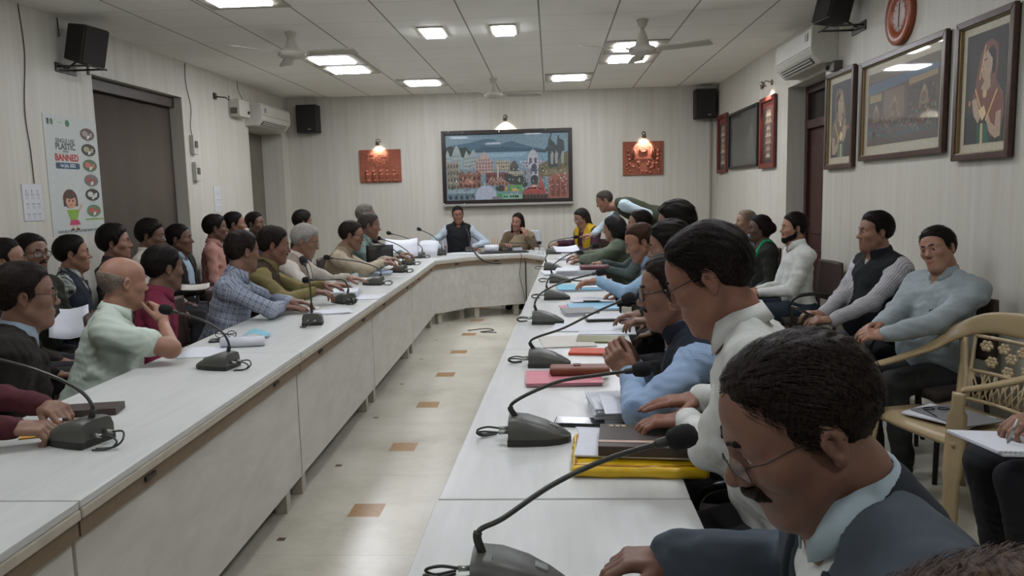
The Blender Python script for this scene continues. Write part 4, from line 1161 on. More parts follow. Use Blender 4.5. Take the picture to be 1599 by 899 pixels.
def lady(bg, skinc, veil, dress, skirt, fl=False):
    T_ = [(bg, R4(0, 0, 1, 1))]
    def A(c, pts): T_.append((c, [((1-x) if fl else x, y) for x, y in pts]))
    A(veil, [(.30, .40), (.25, .55), (.36, .80), (.48, .90), (.62, .92), (.78, .86), (.80, .70), (.76, .55), (.95, .42), (.98, .25), (.9, .05), (.66, .05), (.58, .4)])
    A(dress, [(.20, .46), (.34, .52), (.55, .46), (.80, .46), (.95, .40), (.92, .18), (.72, .12), (.62, .22), (.36, .26), (.20, .32)])
    A(skinc, [(.42, .60), (.40, .66), (.43, .69), (.44, .78), (.52, .83), (.62, .82), (.68, .72), (.62, .60), (.64, .50), (.50, .44), (.40, .50), (.48, .56)])
    A('#1a1512', [(.54, .82), (.64, .86), (.74, .80), (.74, .62), (.66, .60), (.66, .74)])
    A('#20150f', [(.45, .735), (.53, .745), (.53, .755), (.46, .750)]); A('#7a2a22', [(.425, .645), (.46, .65), (.45, .638)])
    A(skinc, [(.18, .40), (.30, .42), (.42, .24), (.36, .18), (.24, .26)]); A(skinc, [(.55, .22), (.64, .10), (.80, .03), (.92, .05), (.92, .28), (.80, .26), (.78, .14), (.68, .18), (.6, .27)])
    A('#c8b48c', [(.36, .30), (.50, .34), (.56, .26), (.46, .2)]); A(skirt, [(.34, 0), (.34, .17), (.60, .17), (.66, 0)]); A('#b9a67a', [(.43, 0), (.43, .18), (.48, .18), (.49, 0)])
    for a, b in (((.26, .50), (.46, .26)), ((.80, .46), (.55, .20)), ((.48, .88), (.36, .58))):
        dx, dy = b[0]-a[0], b[1]-a[1]; q = math.hypot(dx, dy); nx, ny = -dy/q*.012, dx/q*.012
        A('#c9a86e', [(a[0]+nx, a[1]+ny), (b[0]+nx, b[1]+ny), (b[0]-nx, b[1]-ny), (a[0]-nx, a[1]-ny)])
    A('#b9a67a', ell_poly(.5, .44, .05, .035)); A('#b06a4a', ell_poly(.12, .38, .03, .03))
    return T_
painting(4.625, 4.065, 1.625, 2.39, 'tall framed painting of a veiled woman, nearest the camera on the right wall', lady('#2b2a24', '#a89078', '#6e4a3c', '#6f3e2c', '#24523e'), mw=.05)
painting(6.715, 6.115, 1.64, 2.42, 'tall framed painting of a veiled woman, beside the brown door', lady('#2f2e28', '#978571', '#6a574a', '#5f5140', '#4d6a55', True), mw=.055)
court = [('#4c4238', R4(0, 0, 1, 1)), ('#5d4f42', R4(0, .0, 1, .10)), ('#5f5548', R4(0, .88, 1, 1)), ('#4a5c6c', [(0, .70), (0, .86), (1, .88), (1, .80), (.5, .76)]), ('#8d7d58', R4(.03, .60, .22, .70)), ('#8a7656', [(.62, .70), (.98, .74), (.98, .80), (.62, .78)]), ('#3a342e', R4(.02, .3, .24, .6)), ('#6a594a', R4(.26, .30, .56, .72)), ('#3d372f', R4(.60, .34, .96, .68)), ('#4f5850', R4(.02, .10, .98, .22))]
rnd = random.Random(11)
for k in range(260):
    x, y = rnd.uniform(.04, .96), .11+abs(rnd.gauss(0, .17)); s = rnd.uniform(.5, 1.1); c = rnd.choice(['#6f5a48', '#7d6a52', '#63433a', '#4f5a54', '#8a7d68', '#574c57', '#6b4d38', '#757a73'])
    court += [(c if y < .75 else '#5d564c', [(x-.010*s, y), (x+.010*s, y), (x+.007*s, y+.045*s), (x-.007*s, y+.045*s)]), ('#6b4a38', ell_poly(x, y+.052*s, .006, .012, n=8))]
for x, y in ((.14, .42), (.42, .48), (.82, .52)):
    court += [('#75664f', [(x-.06, y-.10), (x+.06, y-.10), (x+.045, y+.05), (x, y+.16), (x-.045, y+.05)]), ('#63493a', ell_poly(x, y, .03, .06)), ('#86745a', ell_poly(x, y+.10, .018, .04))]
painting(5.985, 4.735, 1.68, 2.395, 'wide framed painting of a crowded court scene, in the middle of the right wall', court, mw=.065, coat=1.0)
red_f = laminate('red_frame', (.11, .020, .015), (.16, .03, .022), (2, 2, 2), .45)
def slim(seed):
    T_ = [('#3a2622', R4(0, 0, 1, 1)), ('#7a3a30', R4(0, .9, 1, 1)), ('#4a3a34', R4(.2, .06, .8, .88))]; r = random.Random(seed)
    for k in range(7):
        y = .10+k*.11; s = .16+.14*r.random(); T_.append((r.choice(['#a39884', '#8f7f6c', '#b5a88e']), [(.5-s, y), (.5+s, y), (.5+s*.4, y+.10), (.5-s*.4, y+.10)]))
        T_.append(('#6b5348', ell_poly(.5, y+.08, .08, .03)))
    return T_
painting(8.775, 8.21, 1.71, 2.465, 'red framed slim painting under the wall lamp, left of the brown door', slim(1), None, 0, red_f, .05, .2)
painting(10.96, 10.40, 1.715, 2.495, 'red framed slim painting in the back right corner', slim(2), None, 0, red_f, .05, .2)
painting(10.29, 8.87, 1.745, 2.45, 'wide dark framed picture between the two red framed ones', [('#3a3d38', R4(0, 0, 1, 1)), ('#42463f', R4(.03, .05, .97, .5)), ('#4a4e48', [(.6, .1), (.9, .1), (.85, .55), (.75, .75), (.65, .5)]), ('#555851', ell_poly(.78, .62, .05, .09))], None, 0, mat('thin_black_frame', '#171512', .4), .03, .6)

# picture lamps
def lamp(p, nrm, label, watts, tilt=.45):
    p, nrm = np3(p), np3(nrm); t = thing('picture_lamp', label, 'wall lamp', p, group='small spot lamps over the pictures')
    ch = mat('lamp_chrome', '#8a8780', .25, .8); hd = p+nrm*.10+np3((0, 0, -.03)); dn = unit(np3((0, 0, -1))-nrm*tilt)
    MB().lathe([(.03, 0), (.03, .012), (.012, .02), (0, .02)], p, nrm, 14).build('rose', ch, t)
    MB().tube([p, p+nrm*.07+np3((0, 0, .02)), hd], .007, 8).build('arm', ch, t)
    MB().lathe([(.0, -.045), (.016, -.045), (.022, -.02), (.034, .03), (.029, .03), (.018, -.015), (0, -.015)], hd, dn, 16).build('shade', ch, t)
    MB().ball(hd+dn*.012, .017, 10).build('bulb', mat('bulb_glow', '#fff3df', .5, var=0, emit=25), t)
    l = bpy.data.lights.new('picture_lamp_light', 'SPOT'); l.energy = watts; l.color = (1, .93, .85); l.spot_size = 1.9; l.spot_blend = .6; l.shadow_soft_size = .015
    o = bpy.data.objects.new('picture_lamp_light', l); C.objects.link(o); o.parent = t
    q = hd+dn*.035-p; o.location = [float(v) for v in q]; o.rotation_euler = Vector([float(v) for v in dn]).to_track_quat('-Z', 'Y').to_euler()
lamp((-.63, YB, 2.60), (0, -1, 0), 'small spot lamp glowing above the mural', SPOT_POWER*1.3)
lamp((-2.475, YB, 2.31), (0, -1, 0), 'small spot lamp above the left terracotta relief', SPOT_POWER*.7)
lamp((1.33, YB, 2.31), (0, -1, 0), 'small spot lamp above the right terracotta relief', SPOT_POWER)
lamp((XR, 8.42, 2.60), (-1, 0, 0), 'small spot lamp on the right wall above the red framed painting near the door', SPOT_POWER*.8)

# ------------------------------------------------------------------ left wall: poster, notices, switches, wires
paper = mat('paper_white', '#c3c5c6', .8, var=.03)
U_l = (0, 1, 0)
t = thing('poster', 'tall printed poster against plastic on the left wall beside the blind', 'poster', (XL, 6.03, 1.265)); py0, py1, pz0, pz1 = 5.69, 6.375, 1.262, 2.19; PW, PH = py1-py0, pz1-pz0
MB().bx(XL+.001, XL+.004, py0, py1, pz0, pz1).build('sheet', mat('poster_paper', '#b4b9b4', .6, var=.03), t)
def ptxt(s, size, u, v, c, bold=0.0, al='CENTER'):
    V, F_ = text_mesh(s, size, (XL+.0048, py0+u*PW, pz0+v*PH), U_l, (0, 0, 1), .0004, al, bold)
    MB().raw(V, F_).build('lettering', mat('ink_'+c.strip('#'), c, .7, var=0), t)
ptxt('SINGLE USE', .046, .36, .790, '#4a4f4b', .01); ptxt('PLASTIC', .068, .36, .742, '#3c4442', .02); ptxt('items', .034, .36, .705, '#5a5f5a'); ptxt('BANNED', .074, .37, .650, '#a8322a', .03)
pr = [('#324a5c', [(.17, .545), (.58, .545), (.60, .555), (.60, .588), (.58, .598), (.17, .598), (.155, .588), (.155, .555)])]
pr += [('#3c3a34', [(.065, .915), (.10, .915), (.105, .965), (.06, .965)]), ('#4b6a4e', ell_poly(.145, .94, .028, .028)), ('#2f6b46', ell_poly(.43, .94, .04, .03)), ('#7d8a80', R4(.25, .938, .33, .944))]
# plain drawn girl
pr += [('#4a352b', ell_poly(.36, .285, .135, .085)), ('#4a352b', R4(.23, .22, .50, .28)), ('#b98d74', ell_poly(.37, .262, .095, .062)), ('#4a352b', ell_poly(.36, .315, .10, .03)), ('#7ba03c', [(.27, .19), (.49, .19), (.50, .165), (.46, .10), (.33, .10), (.30, .15)]), ('#b23d5e', [(.33, .10), (.48, .10), (.52, .055), (.31, .055)]), ('#b98d74', R4(.36, .02, .385, .055)), ('#b98d74', R4(.43, .02, .455, .055)), ('#5b2f2a', ell_poly(.36, .017, .035, .010)), ('#5b2f2a', ell_poly(.46, .017, .035, .010)), ('#b98d74', [(.49, .185), (.56, .24), (.585, .23), (.50, .16)]), ('#2d211c', ell_poly(.335, .268, .012, .010)), ('#2d211c', ell_poly(.405, .268, .012, .010)), ('#8c3a34', [(.34, .235), (.40, .235), (.37, .225)])]
for k, (cy, c, c2) in enumerate(((.865, '#5b4a44', '#8f8580'), (.725, '#35342c', '#9a9274'), (.585, '#4d6a48', '#b0685a'), (.45, '#6e6a66', '#8f4f48'), (.32, '#33332e', '#b9bbb4'), (.175, '#5d7a5a', '#a9574a'))):
    cx = .80; pr += [(c, ell_poly(cx, cy, .145, .056)), (c2, ell_poly(cx-.04, cy+.005, .06, .026)), (c2, [(cx+.02, cy-.03), (cx+.09, cy-.02), (cx+.10, cy+.02), (cx+.04, cy+.01)]), ('#c8c8c0', [(cx-.02, cy-.04), (cx+.02, cy-.04), (cx+.05, cy-.01), (cx, cy-.01)]), ('#8d918c', R4(cx-.05, cy-.070, cx+.05, cy-.064))]
pr += [('#7c9a48', R4(.62, .092, 1.0, .105))]
print_layers(t, 'poster_print', (XL+.004, py0, pz0), U_l, (0, 0, 1), PW, PH, [(c, [(x, .03+y*.97) for x, y in p]) for c, p in pr])
ptxt('1st July, 2022', .036, .375, .586, '#c3ccd0', .02); ptxt('CHOOSE FOR OUR FUTURE NOW, BETTER', .030, .50, .030, '#3c4442', .01)
def notice(y0, y1, z0, z1, label, months=True):
    t = thing('wall_calendar', label, 'notice', (XL, (y0+y1)/2, z0))
    MB().bx(XL, XL+.006, y0, y1, z0, z1).build('sheet', paper, t); it = []
    for j, v in enumerate((.74, .48, .20)):
        for i in range(3):
            a = .12+i*.28; it.append(('#8b8e90', R4(a, v-.02, a+.20, v-.0)))
            for q in range(3): it.append(('#a3a6a8', R4(a+.02, v-.05-q*.045, a+.18, v-.03-q*.045)))
            if j == 0: it.append(('#54565a', R4(a+.06, v+.02, a+.09, v+.12)))
    print_layers(t, 'print', (XL+.006, y0, z0), U_l, (0, 0, 1), y1-y0, z1-z0, it)
notice(5.385, 5.60, 1.39, 1.655, 'white calendar sheet on the left wall, left of the poster')
notice(8.56, 8.735, 1.385, 1.665, 'white notice sheet on the left wall between blind and alcove')
def switchbox(y, z, label, sy=.10, sz=.20):
    t = thing('switch_box', label, 'switch', (XL, y, z), group='switch boxes on the left wall')
    MB().bx(XL, XL+.045, y-sy/2, y+sy/2, z-sz/2, z+sz/2).build('box', white_p, t, bevel=.006)
    MB().bx(XL+.045, XL+.055, y-.028, y+.028, z-.03, z+.04).build('socket', mat('socket_grey', '#55524b', .5), t, bevel=.003)
switchbox(8.115, 2.10, 'white switch box by the blind, upper one at the end of a wire'); switchbox(8.13, 1.82, 'white switch box by the blind, lower one without a wire')
t = thing('stabiliser_box', 'small white box on the left wall just before the air conditioner', 'electrical box', (XL, 9.30, 2.50))
MB().bx(XL, XL+.13, 9.14, 9.46, 2.50, 2.70).build('casing', white_p, t, bevel=.008); MB().bx(XL+.02, XL+.10, 9.132, 9.14, 2.53, 2.60).build('dark_panel', mat('socket_grey', '#55524b', .5), t); MB().ball((XL+.132, 9.40, 2.56), .02, 10).build('dial', blk, t)
t = thing('wall_bracket', 'small metal hook bracket high on the left wall', 'bracket', (XL, 8.75, 2.67))
MB().bx(XL, XL+.02, 8.72, 8.78, 2.65, 2.72).build('plate', mat('bracket_steel', '#4a4640', .5, .5), t); MB().tube([(XL+.01, 8.75, 2.68), (XL+.12, 8.78, 2.67), (XL+.15, 8.80, 2.64), (XL+.15, 8.80, 2.69)], .008, 8).build('arm', mat('bracket_steel', '#4a4640', .5, .5), t)
def cable(name, pts, label, r=.0035, cat='cable', m=None, group=None):
    o = MB().tube(bez(pts, 6), r, 6).build(name, m or mat('cable_dark', '#35302a', .6)); return tag(o, label, cat, group)
x = XL+.006
cable('hanging_wire', [(x, 5.54, 2.94), (x, 5.56, 2.6), (x, 5.50, 2.2), (x, 5.52, 1.9), (x, 5.525, 1.66)], 'thin dark wire hanging down the left wall to the calendar')
cable('hanging_wire', [(x, 8.08, 2.94), (x, 8.06, 2.75), (x, 8.14, 2.5), (x, 8.10, 2.3), (x, 8.12, 2.20)], 'thin dark wire hanging to the upper switch box')
cable('hanging_wire', [(x, 5.98, 2.94), (x, 5.985, 2.80)], 'short wire from the ceiling to the speaker above the poster', .005)
cable('hanging_wire', [(x, 9.42, 2.94), (x, 9.44, 2.84), (x+.02, 9.50, 2.74), (x+.02, 9.46, 2.69)], 'thin wire from the ceiling to the box by the left air conditioner')
cable('cable_tangle', [(XR-.02, 6.5, 2.85), (XR-.08, 6.42, 2.80), (XR-.12, 6.35, 2.88), (XR-.05, 6.28, 2.93), (XR-.08, 6.22, 2.84), (XR-.1, 6.14, 2.92)], 'tangle of wire behind the tilted speaker on the right wall', .006)
t = thing('junction_box', 'small dark junction box under the right air conditioner', 'electrical box', (XR, 6.50, 2.46))
MB().bx(XR-.07, XR, 6.44, 6.535, 2.42, 2.50).build('box', mat('dark_trim', '#4b463d', .6), t, bevel=.005); MB().tube([(XR-.05, 6.53, 2.48), (XR-.09, 6.56, 2.48)], .01, 8).build('cable_gland', mat('dark_trim', '#4b463d', .6), t)
# steel cabinet with a slotted top in the back right corner
t = thing('steel_cabinet', 'grey steel cabinet with a slotted top in the back right corner', 'cabinet', (2.0, 10.62, 0)); gm = mat('cabinet_grey', '#7c7b74', .45, .3)
MB().bx(1.72, 2.28, 10.40, 10.86, 0, .98).build('body', gm, t, bevel=.006); MB().bx(1.70, 2.30, 10.38, 10.88, .98, 1.03).build('top', mat('cabinet_top', '#8d8b83', .45, .2), t, bevel=.006)
k = MB()
for q in range(16): k.bx(1.735+q*.034, 1.752+q*.034, 10.373, 10.381, .99, 1.02)
k.build('vent_slots', dark_gap, t)
for q in (0, 1): MB().bx(1.74+q*.27, 1.99+q*.27, 10.39, 10.402, .06, .95).build('door', gm, t, bevel=.003)
tag(MB().bx(1.80, 1.98, 10.5, 10.6, 1.031, 1.048).bx(1.86, 1.93, 10.52, 10.57, 1.048, 1.06).build('remote_holder', blk, bevel=.006), 'small dark gadget lying on the steel cabinet', 'gadget')

# ------------------------------------------------------------------ who sits where
wht = cloth('white_shirting', '#bfc1bc'); wht2 = cloth('white_shirting_warm', '#b3ada2'); navy = cloth('navy_wool', '#20242f'); blackw = cloth('black_wool', '#17181b')
beige = cloth('beige_wool', '#85786a'); greyblue = cloth('pale_blue_shirting', '#8b9aa6'); tan = cloth('cream_shirting', '#a59a86')
BLK = ('#0d0a08', '#1c1612'); BRN = ('#15100d', '#28201b'); GRY = ('#4a443f', '#6a645d'); GR2 = ('#221c18', '#4f4841'); SILV = ('#7f7c77', '#9a9690')
TB = .795                                         # wrist height of a hand lying on a table
def tz(px, py, z=TB): return onz(px, py, z)
PE = {}
K = 1.08
def atk(px, py, Y): return at(px, py, Y*K)
def P_(key, label, px, py, Y, face, **kw):
    kw.setdefault('group', None); kw.setdefault('hk', .93*K); c = person(label, atk(px, py, Y), face, **kw); PE[key] = c; c['face'] = face; c['label'] = label; return c

# --- left row, at the table (facing +X, the far end is to their left)
P_('L1', 'person in a maroon sleeved shirt, only the forearms in view at the left edge', -230, 480, 2.10, 0, lean=18, hair='short', haircol=BLK, shirt=dict(m=cloth('maroon_cloth', '#4b2329')), tone='#7a5644',
   L=dict(w=tz(70, 633, .82), d=(.9, -.45, -.1), n=(-.2, .3, -1), curl=.75, thumb=.7), Rr=dict(w=tz(22, 668, .82), d=(.95, .15, -.05), n=(0, .2, -1), curl=.75, thumb=.8))
P_('L2', 'man in glasses and a dark jacket over a pale blue shirt, at the left edge', 40, 464, 2.66, 36, lean=14, hyaw=4, hpitch=4, strands=2600, hair='short', haircol=BRN, hairkw=dict(top=.02, rec=.012), tone='#74503f', glasses=dict(col='#2c2220', size=(.026, .017)),
   shirt=dict(m=greyblue), coat=dict(m=cloth('dark_waistcoat', '#1d1815'), v=.38, lapels=False, cuff=greyblue), collar=dict(m=greyblue), belly=.03,
   )
c = P_('L3', 'bald elderly man in a mint short sleeved shirt resting his chin on his fist', 193, 442, 3.28, 30, lean=16, hyaw=22, hpitch=8, hair='bald', haircol=('#5d5148', '#84776b'), hairkw=dict(side=.0035, amp=.0012), tone='#8a5e4a', brows='#4a4038', short=True, belly=.06, w=1.05,
   shirt=dict(m=cloth('mint_shirting', '#b4c0b3'), grow=.006), collar=dict(m=cloth('mint_shirting', '#b4c0b3'), h=.8),
   Rr=dict(w=atk(255, 503, 3.30), d=(-.35, .35, .75), n=(-.7, .1, -.3), curl=.8, thumb=.5), eldR=(.8, 1.0, -1.2))
P_('L4', 'man in a magenta shirt turned away beside the bald man', 256, 420, 3.86, 32, lean=10, hyaw=26, hpitch=4, hair='short', haircol=BLK, hairkw=dict(top=.014), tone='#5f4030', shirt=dict(m=cloth('magenta_shirting', '#6d2239')), collar=dict(m=cloth('magenta_shirting', '#6d2239')),
   )
chk = cloth('grey_check_shirting', '#a7aeba', 'check', '#6c7482', '#555c6c', .036, .5)
P_('L5', 'man in a grey and white checked shirt leaning a forearm on the table', 379, 394, 4.4, 12, lean=17, hyaw=42, hpitch=6, hair='short', haircol=BRN, hairkw=dict(top=.02), tone='#6b4837', shirt=dict(m=chk), collar=dict(m=chk), belly=.02,
   Rr=dict(w=atk(440, 479, 4.5), d=(.95, .1, -.05), curl=.2), L=dict(w=atk(452, 470, 4.55), d=(.9, .2, -.1)), eldR=(.9, -.1, -.5))
olive = cloth('olive_shirting', '#756a44'); 
P_('L6', 'man with a moustache in an olive shirt and brown sleeveless pullover', 428, 384, 4.95, 14, lean=14, hyaw=8, hpitch=10, hair='short', haircol=BRN, hairkw=dict(top=.022), tone='#6d4636', mous=True, shirt=dict(m=olive), vest=dict(m=cloth('brown_knit', '#37291f'), v=.36), collar=dict(m=olive),
   Rr=dict(w=atk(490, 455, 4.85), d=(.95, .05, -.1), curl=.5), L=dict(w=atk(506, 443, 5.05), d=(.95, -.25, -.1), curl=.25), eldR=(.9, -.2, -.6))
P_('L7', 'grey haired man in a white shirt and beige waistcoat reading papers', 477, 377, 5.6, 2, lean=14, hyaw=4, hpitch=20, hair='short', haircol=SILV, hairkw=dict(top=.02, side=.012), brows='#5a534b', tone='#7f5846', glasses=dict(col='#6b6258', r=.0012), shirt=dict(m=wht2), vest=dict(m=beige, v=.16, open=.02), collar=dict(m=wht2), belly=.05,
   Rr=dict(w=atk(520, 443, 5.5), d=(.9, .2, -.1)), L=dict(w=atk(543, 433, 5.6), d=(.9, -.1, -.1), curl=.15))
P_('L9', 'man in glasses with a moustache, cream sleeves and a light brown waistcoat', 549, 368, 6.4, 8, lean=23, hyaw=4, hpitch=12, hair='short', haircol=BRN, hairkw=dict(rec=.012), tone='#74503f', mous=True, glasses=dict(col='#17120f', r=.002), shirt=dict(m=tan), vest=dict(m=cloth('light_brown_wool', '#7b6c58'), v=.40, collar=1), collar=dict(m=tan),
   eldR=(1, -.4, -.4), Rr=dict(w=atk(596, 410, 6.35), d=(.95, .1, 0), curl=.5), L=dict(w=atk(603, 404, 6.55), d=(.95, -.1, 0), curl=.5))
gck = cloth('green_check_shirting', '#8e9c93', 'check', '#4d6a62', '#39504c', .03, .4)
P_('L10', 'man in a green and white checked shirt holding a dark folder', 577, 353, 7.15, 8, lean=22, hyaw=8, hpitch=10, hair='short', haircol=GR2, hairkw=dict(rec=.01), tone='#6e4a3a', shirt=dict(m=gck), collar=dict(m=gck),
   Rr=dict(w=atk(616, 400, 7.05), d=(.95, .1, 0), curl=.45), L=dict(w=atk(626, 396, 7.25), d=(.95, -.2, 0), curl=.45))
P_('L11', 'grey haired person mostly hidden behind the man in the green checked shirt', 572, 337, 8.05, 20, L=dict(loc=(-.2, .14, .62)), Rr=dict(loc=(.2, .14, .62)), lean=4, hpitch=0, hair='short', haircol=GRY, tone='#70503f', shirt=dict(m=cloth('grey_shirting', '#77736c')), trousers='#2c2c2e')

# --- left wall, second row
P_('W0', 'balding person at the left edge behind the man in the dark waistcoat', 8, 410, 3.75, 30, lean=2, hyaw=10, hair='short', haircol=BLK, hairkw=dict(rec=.03), tone='#7a5542', shirt=dict(m=cloth('dark_brown_cloth', '#2a211c')))
P_('W1', 'man in glasses and a dark jacket looking towards the camera, at far left', 50, 398, 4.3, -12, lean=2, hyaw=-6, hair='short', haircol=BLK, tone='#6b4736', mous=True, glasses=dict(col='#120f0e', r=.002), shirt=dict(m=cloth('dark_green_cloth', '#26271f')), collar=dict(m=cloth('dark_green_cloth', '#26271f')))
plaid = cloth('black_plaid', '#9a9e96', 'check', '#2a3230', None, .05, .5)
P_('W2', 'man in a plaid shirt and navy waistcoat below the poster', 114, 397, 4.85, 20, lean=2, hyaw=12, hpitch=0, hair='short', haircol=BLK, hairkw=dict(top=.02), tone='#7d5441', shirt=dict(m=plaid), vest=dict(m=navy, v=.36, bar=.10), collar=dict(m=plaid),
   Rr=dict(w=atk(100, 512, 4.5), d=(.7, .1, .2), n=(0, 0, 1), curl=.4), L=dict(w=atk(120, 505, 4.6), d=(.7, -.2, .2), n=(0, 0, 1), curl=.4))
P_('W3', 'young man with thick black hair looking right, beside the blind', 180, 380, 5.4, 16, hk=1.06, lean=2, hyaw=6, hair='short', haircol=BLK, hairkw=dict(top=.032, side=.014), tone='#7a5140', shirt=dict(m=cloth('dark_shirting', '#2d2a2a')), collar=dict(m=cloth('dark_shirting', '#2d2a2a')))
P_('W4', 'man in glasses and a white shirt in front of the brown blind', 236, 369, 5.88, 12, hk=1.05, lean=2, hyaw=0, hpitch=8, hair='short', haircol=BLK, hairkw=dict(top=.028, side=.012), tone='#5e4031', glasses=dict(col='#241d1a'), shirt=dict(m=wht2), collar=dict(m=wht2))
P_('W5', 'man in a dark open jacket and pale blue shirt with a paper on his lap', 281, 374, 6.35, 0, hk=1.06, lean=0, hyaw=8, hair='short', haircol=BLK, tone='#5c3d2e', shirt=dict(m=greyblue), coat=dict(m=cloth('dark_jacket', '#211e1b'), v=.05, lapels=False), collar=dict(m=greyblue),
   Rr=dict(w=atk(312, 452, 6.05), d=(.7, .1, .1), n=(0, 0, -1), curl=.4))
pink = cloth('salmon_shirting', '#a0766a')
P_('W6', 'man in a salmon pink shirt turned towards the head table', 337, 357, 6.9, 22, hk=1.04, lean=4, hyaw=10, hair='short', haircol=BLK, hairkw=dict(top=.02), tone='#5e3f30', shirt=dict(m=pink), collar=dict(m=pink))
P_('W7', 'person whose face shows just behind the man in salmon pink', 367, 351, 7.45, 20, hk=1.04, lean=2, hyaw=0, hair='short', haircol=BLK, tone='#7a513f', shirt=dict(m=cloth('slate_shirting', '#44464c')))
P_('W8', 'dark haired person in front of the grey alcove', 399, 350, 8.05, -10, hk=1.05, lean=2, hyaw=0, hair='short', haircol=BLK, tone='#5d3f31', shirt=dict(m=cloth('charcoal_shirting', '#343435')))
P_('W9', 'person with full black hair behind the grey haired man in white', 473, 347, 8.3, 20, lean=2, hyaw=12, hpitch=8, hair='short', haircol=BLK, hairkw=dict(top=.03, side=.016), tone='#6b4938', shirt=dict(m=cloth('brown_shirting', '#4c4038')))

# --- head table
K = 1.0
P_('H1', 'man in a black waistcoat and pale blue sleeves, seated at the head table', 715, 336, 10.5, -86, lean=0, hyaw=6, hpitch=6, hroll=3, hair='short', haircol=BLK, tone='#7d4f3d', shirt=dict(m=cloth('ice_blue_shirting', '#aab6c0')), vest=dict(m=blackw, v=.50, collar=1), collar=None, w=.97,
   L=dict(loc=(-.19, .16, .80), d=(.5, -.1, -.8), n=(.5, -.5, 0), curl=.5), Rr=dict(loc=(.20, .16, .80), d=(-.5, -.1, -.8), n=(-.5, -.5, 0), curl=.5), eldL=(-1.3, -.6, -.3), eldR=(1.3, -.6, -.3))
saree = cloth('khaki_silk', '#8c7e66', 'border', '#5b4a38', None, .02)
def long_hair(ctx_shoulder=.0, wide=.085):
    def f(H, T): return [('u', p_ell(H, (0, -.045, -.08), (wide, .062, .15)), .03), ('u', p_cap(H, (.062, .02, -.02), (.070, .01, -.17), .026, .020), .02), ('u', p_cap(H, (-.062, .02, -.02), (-.070, .01, -.17), .026, .020), .02)]
    return f
def h2_extra(c):
    T = c['T']
    st = torso_steps(T, .022, 0, .92)
    def cut(d, loc):
        x, y, z = loc(T); b = np.abs(x*.75+(z-.30)*.66)-.15
        return np.maximum(np.maximum(d+.002*np.sin((x*.66-z*.75)*220), -(d+.016)), np.minimum(b, 9))
    c['part']('saree_drape', st+[('f', cut)], saree, .008)
P_('H2', 'woman in a khaki saree with long dark hair resting her cheek on her hand', 808, 347, 10.3, -97, lean=8, hyaw=-14, hpitch=6, hroll=-6, hair='long', haircol=('#120a08', '#24150f'), hairkw=dict(more=long_hair(wide=.10)), tone='#85594a', sx=.94, jaw=.9, w=.92,
   shirt=dict(m=cloth('khaki_blouse', '#5a4d3b'), grow=.004), short=False, trousers='#6d614d', extra=h2_extra,
   L=dict(w=atk(823, 371, 10.16), d=(-.35, .12, 1), n=(-.8, .6, 0), curl=.35, thumb=.3), eldL=(-.9, .6, -1.4), Rr=dict(loc=(.14, .36, .83), curl=.5))
purple = cloth('purple_cotton', '#3e2231'); yel = cloth('yellow_scarf_cloth', '#a98a1c')
def h3_extra(c):
    T = c['T']
    st = torso_steps(T, .026, 0, .92)
    def cut(d, loc):
        x, y, z = loc(T); ax = np.abs(x); b = np.maximum(np.abs(ax-.095-.02*(.5-z))-.052, .02-z)
        return np.maximum(np.maximum(d+.002*np.sin(ax*300), -(d+.016)), b)
    c['part']('scarf', st+[('f', cut)], yel, .008)
P_('H3', 'woman in purple with a yellow scarf and grey streaked hair reading a file', 908, 341, 9.65, -140, lean=10, hyaw=-6, hpitch=22, hair='long', haircol=('#15100e', '#2a2624'), hairkw=dict(more=lambda H, T: [('u', p_ell(H, (0, -.075, -.02), (.06, .05, .08)), .03), ('u', p_cap(H, (.01, -.085, -.05), T.w((0, -.13, .30))*0+H.l(T.w((-.05, -.14, .32))), .045, .03), .03)]), tone='#7d5545', sx=.95, w=.92, jaw=.9,
   shirt=dict(m=purple, grow=.004), trousers='#3e2231', extra=h3_extra, glasses=dict(col='#4a3d36', r=.0012),
   Rr=dict(w=tz(872, 380, .84), d=(-.8, -.3, -.1), curl=.4), L=dict(w=tz(900, 388, .82), d=(-.8, -.2, 0), curl=.4))
olv = cloth('olive_green_wool', '#343827')
def stand_hand(): return None
P_('S1', 'standing man in an olive green waistcoat bending to point at a paper', 944, 314, 9.05, 176, lean=70, hyaw=2, hpitch=24, noff=(-.045, .06), hair='short', haircol=('#1a1613', '#4a443e'), hairkw=dict(side=.004, top=.010), tone='#7c513e', legs='stand', shirt=dict(m=cloth('ice_white_shirting', '#a9b9be')), vest=dict(m=olv, v=.48), collar=None,
   Rr=dict(w=atk(926, 366, 9.0), d=(-.95, -.1, -.05), n=(0, .2, -1), curl=.5, curls=(.1, .8, .85, .9)), L=dict(w=atk(1006, 368, 8.80), d=(-.4, 0, -.9), curl=.3), eldL=(0, -1, -.6), eldR=(1, -.3, -.6))

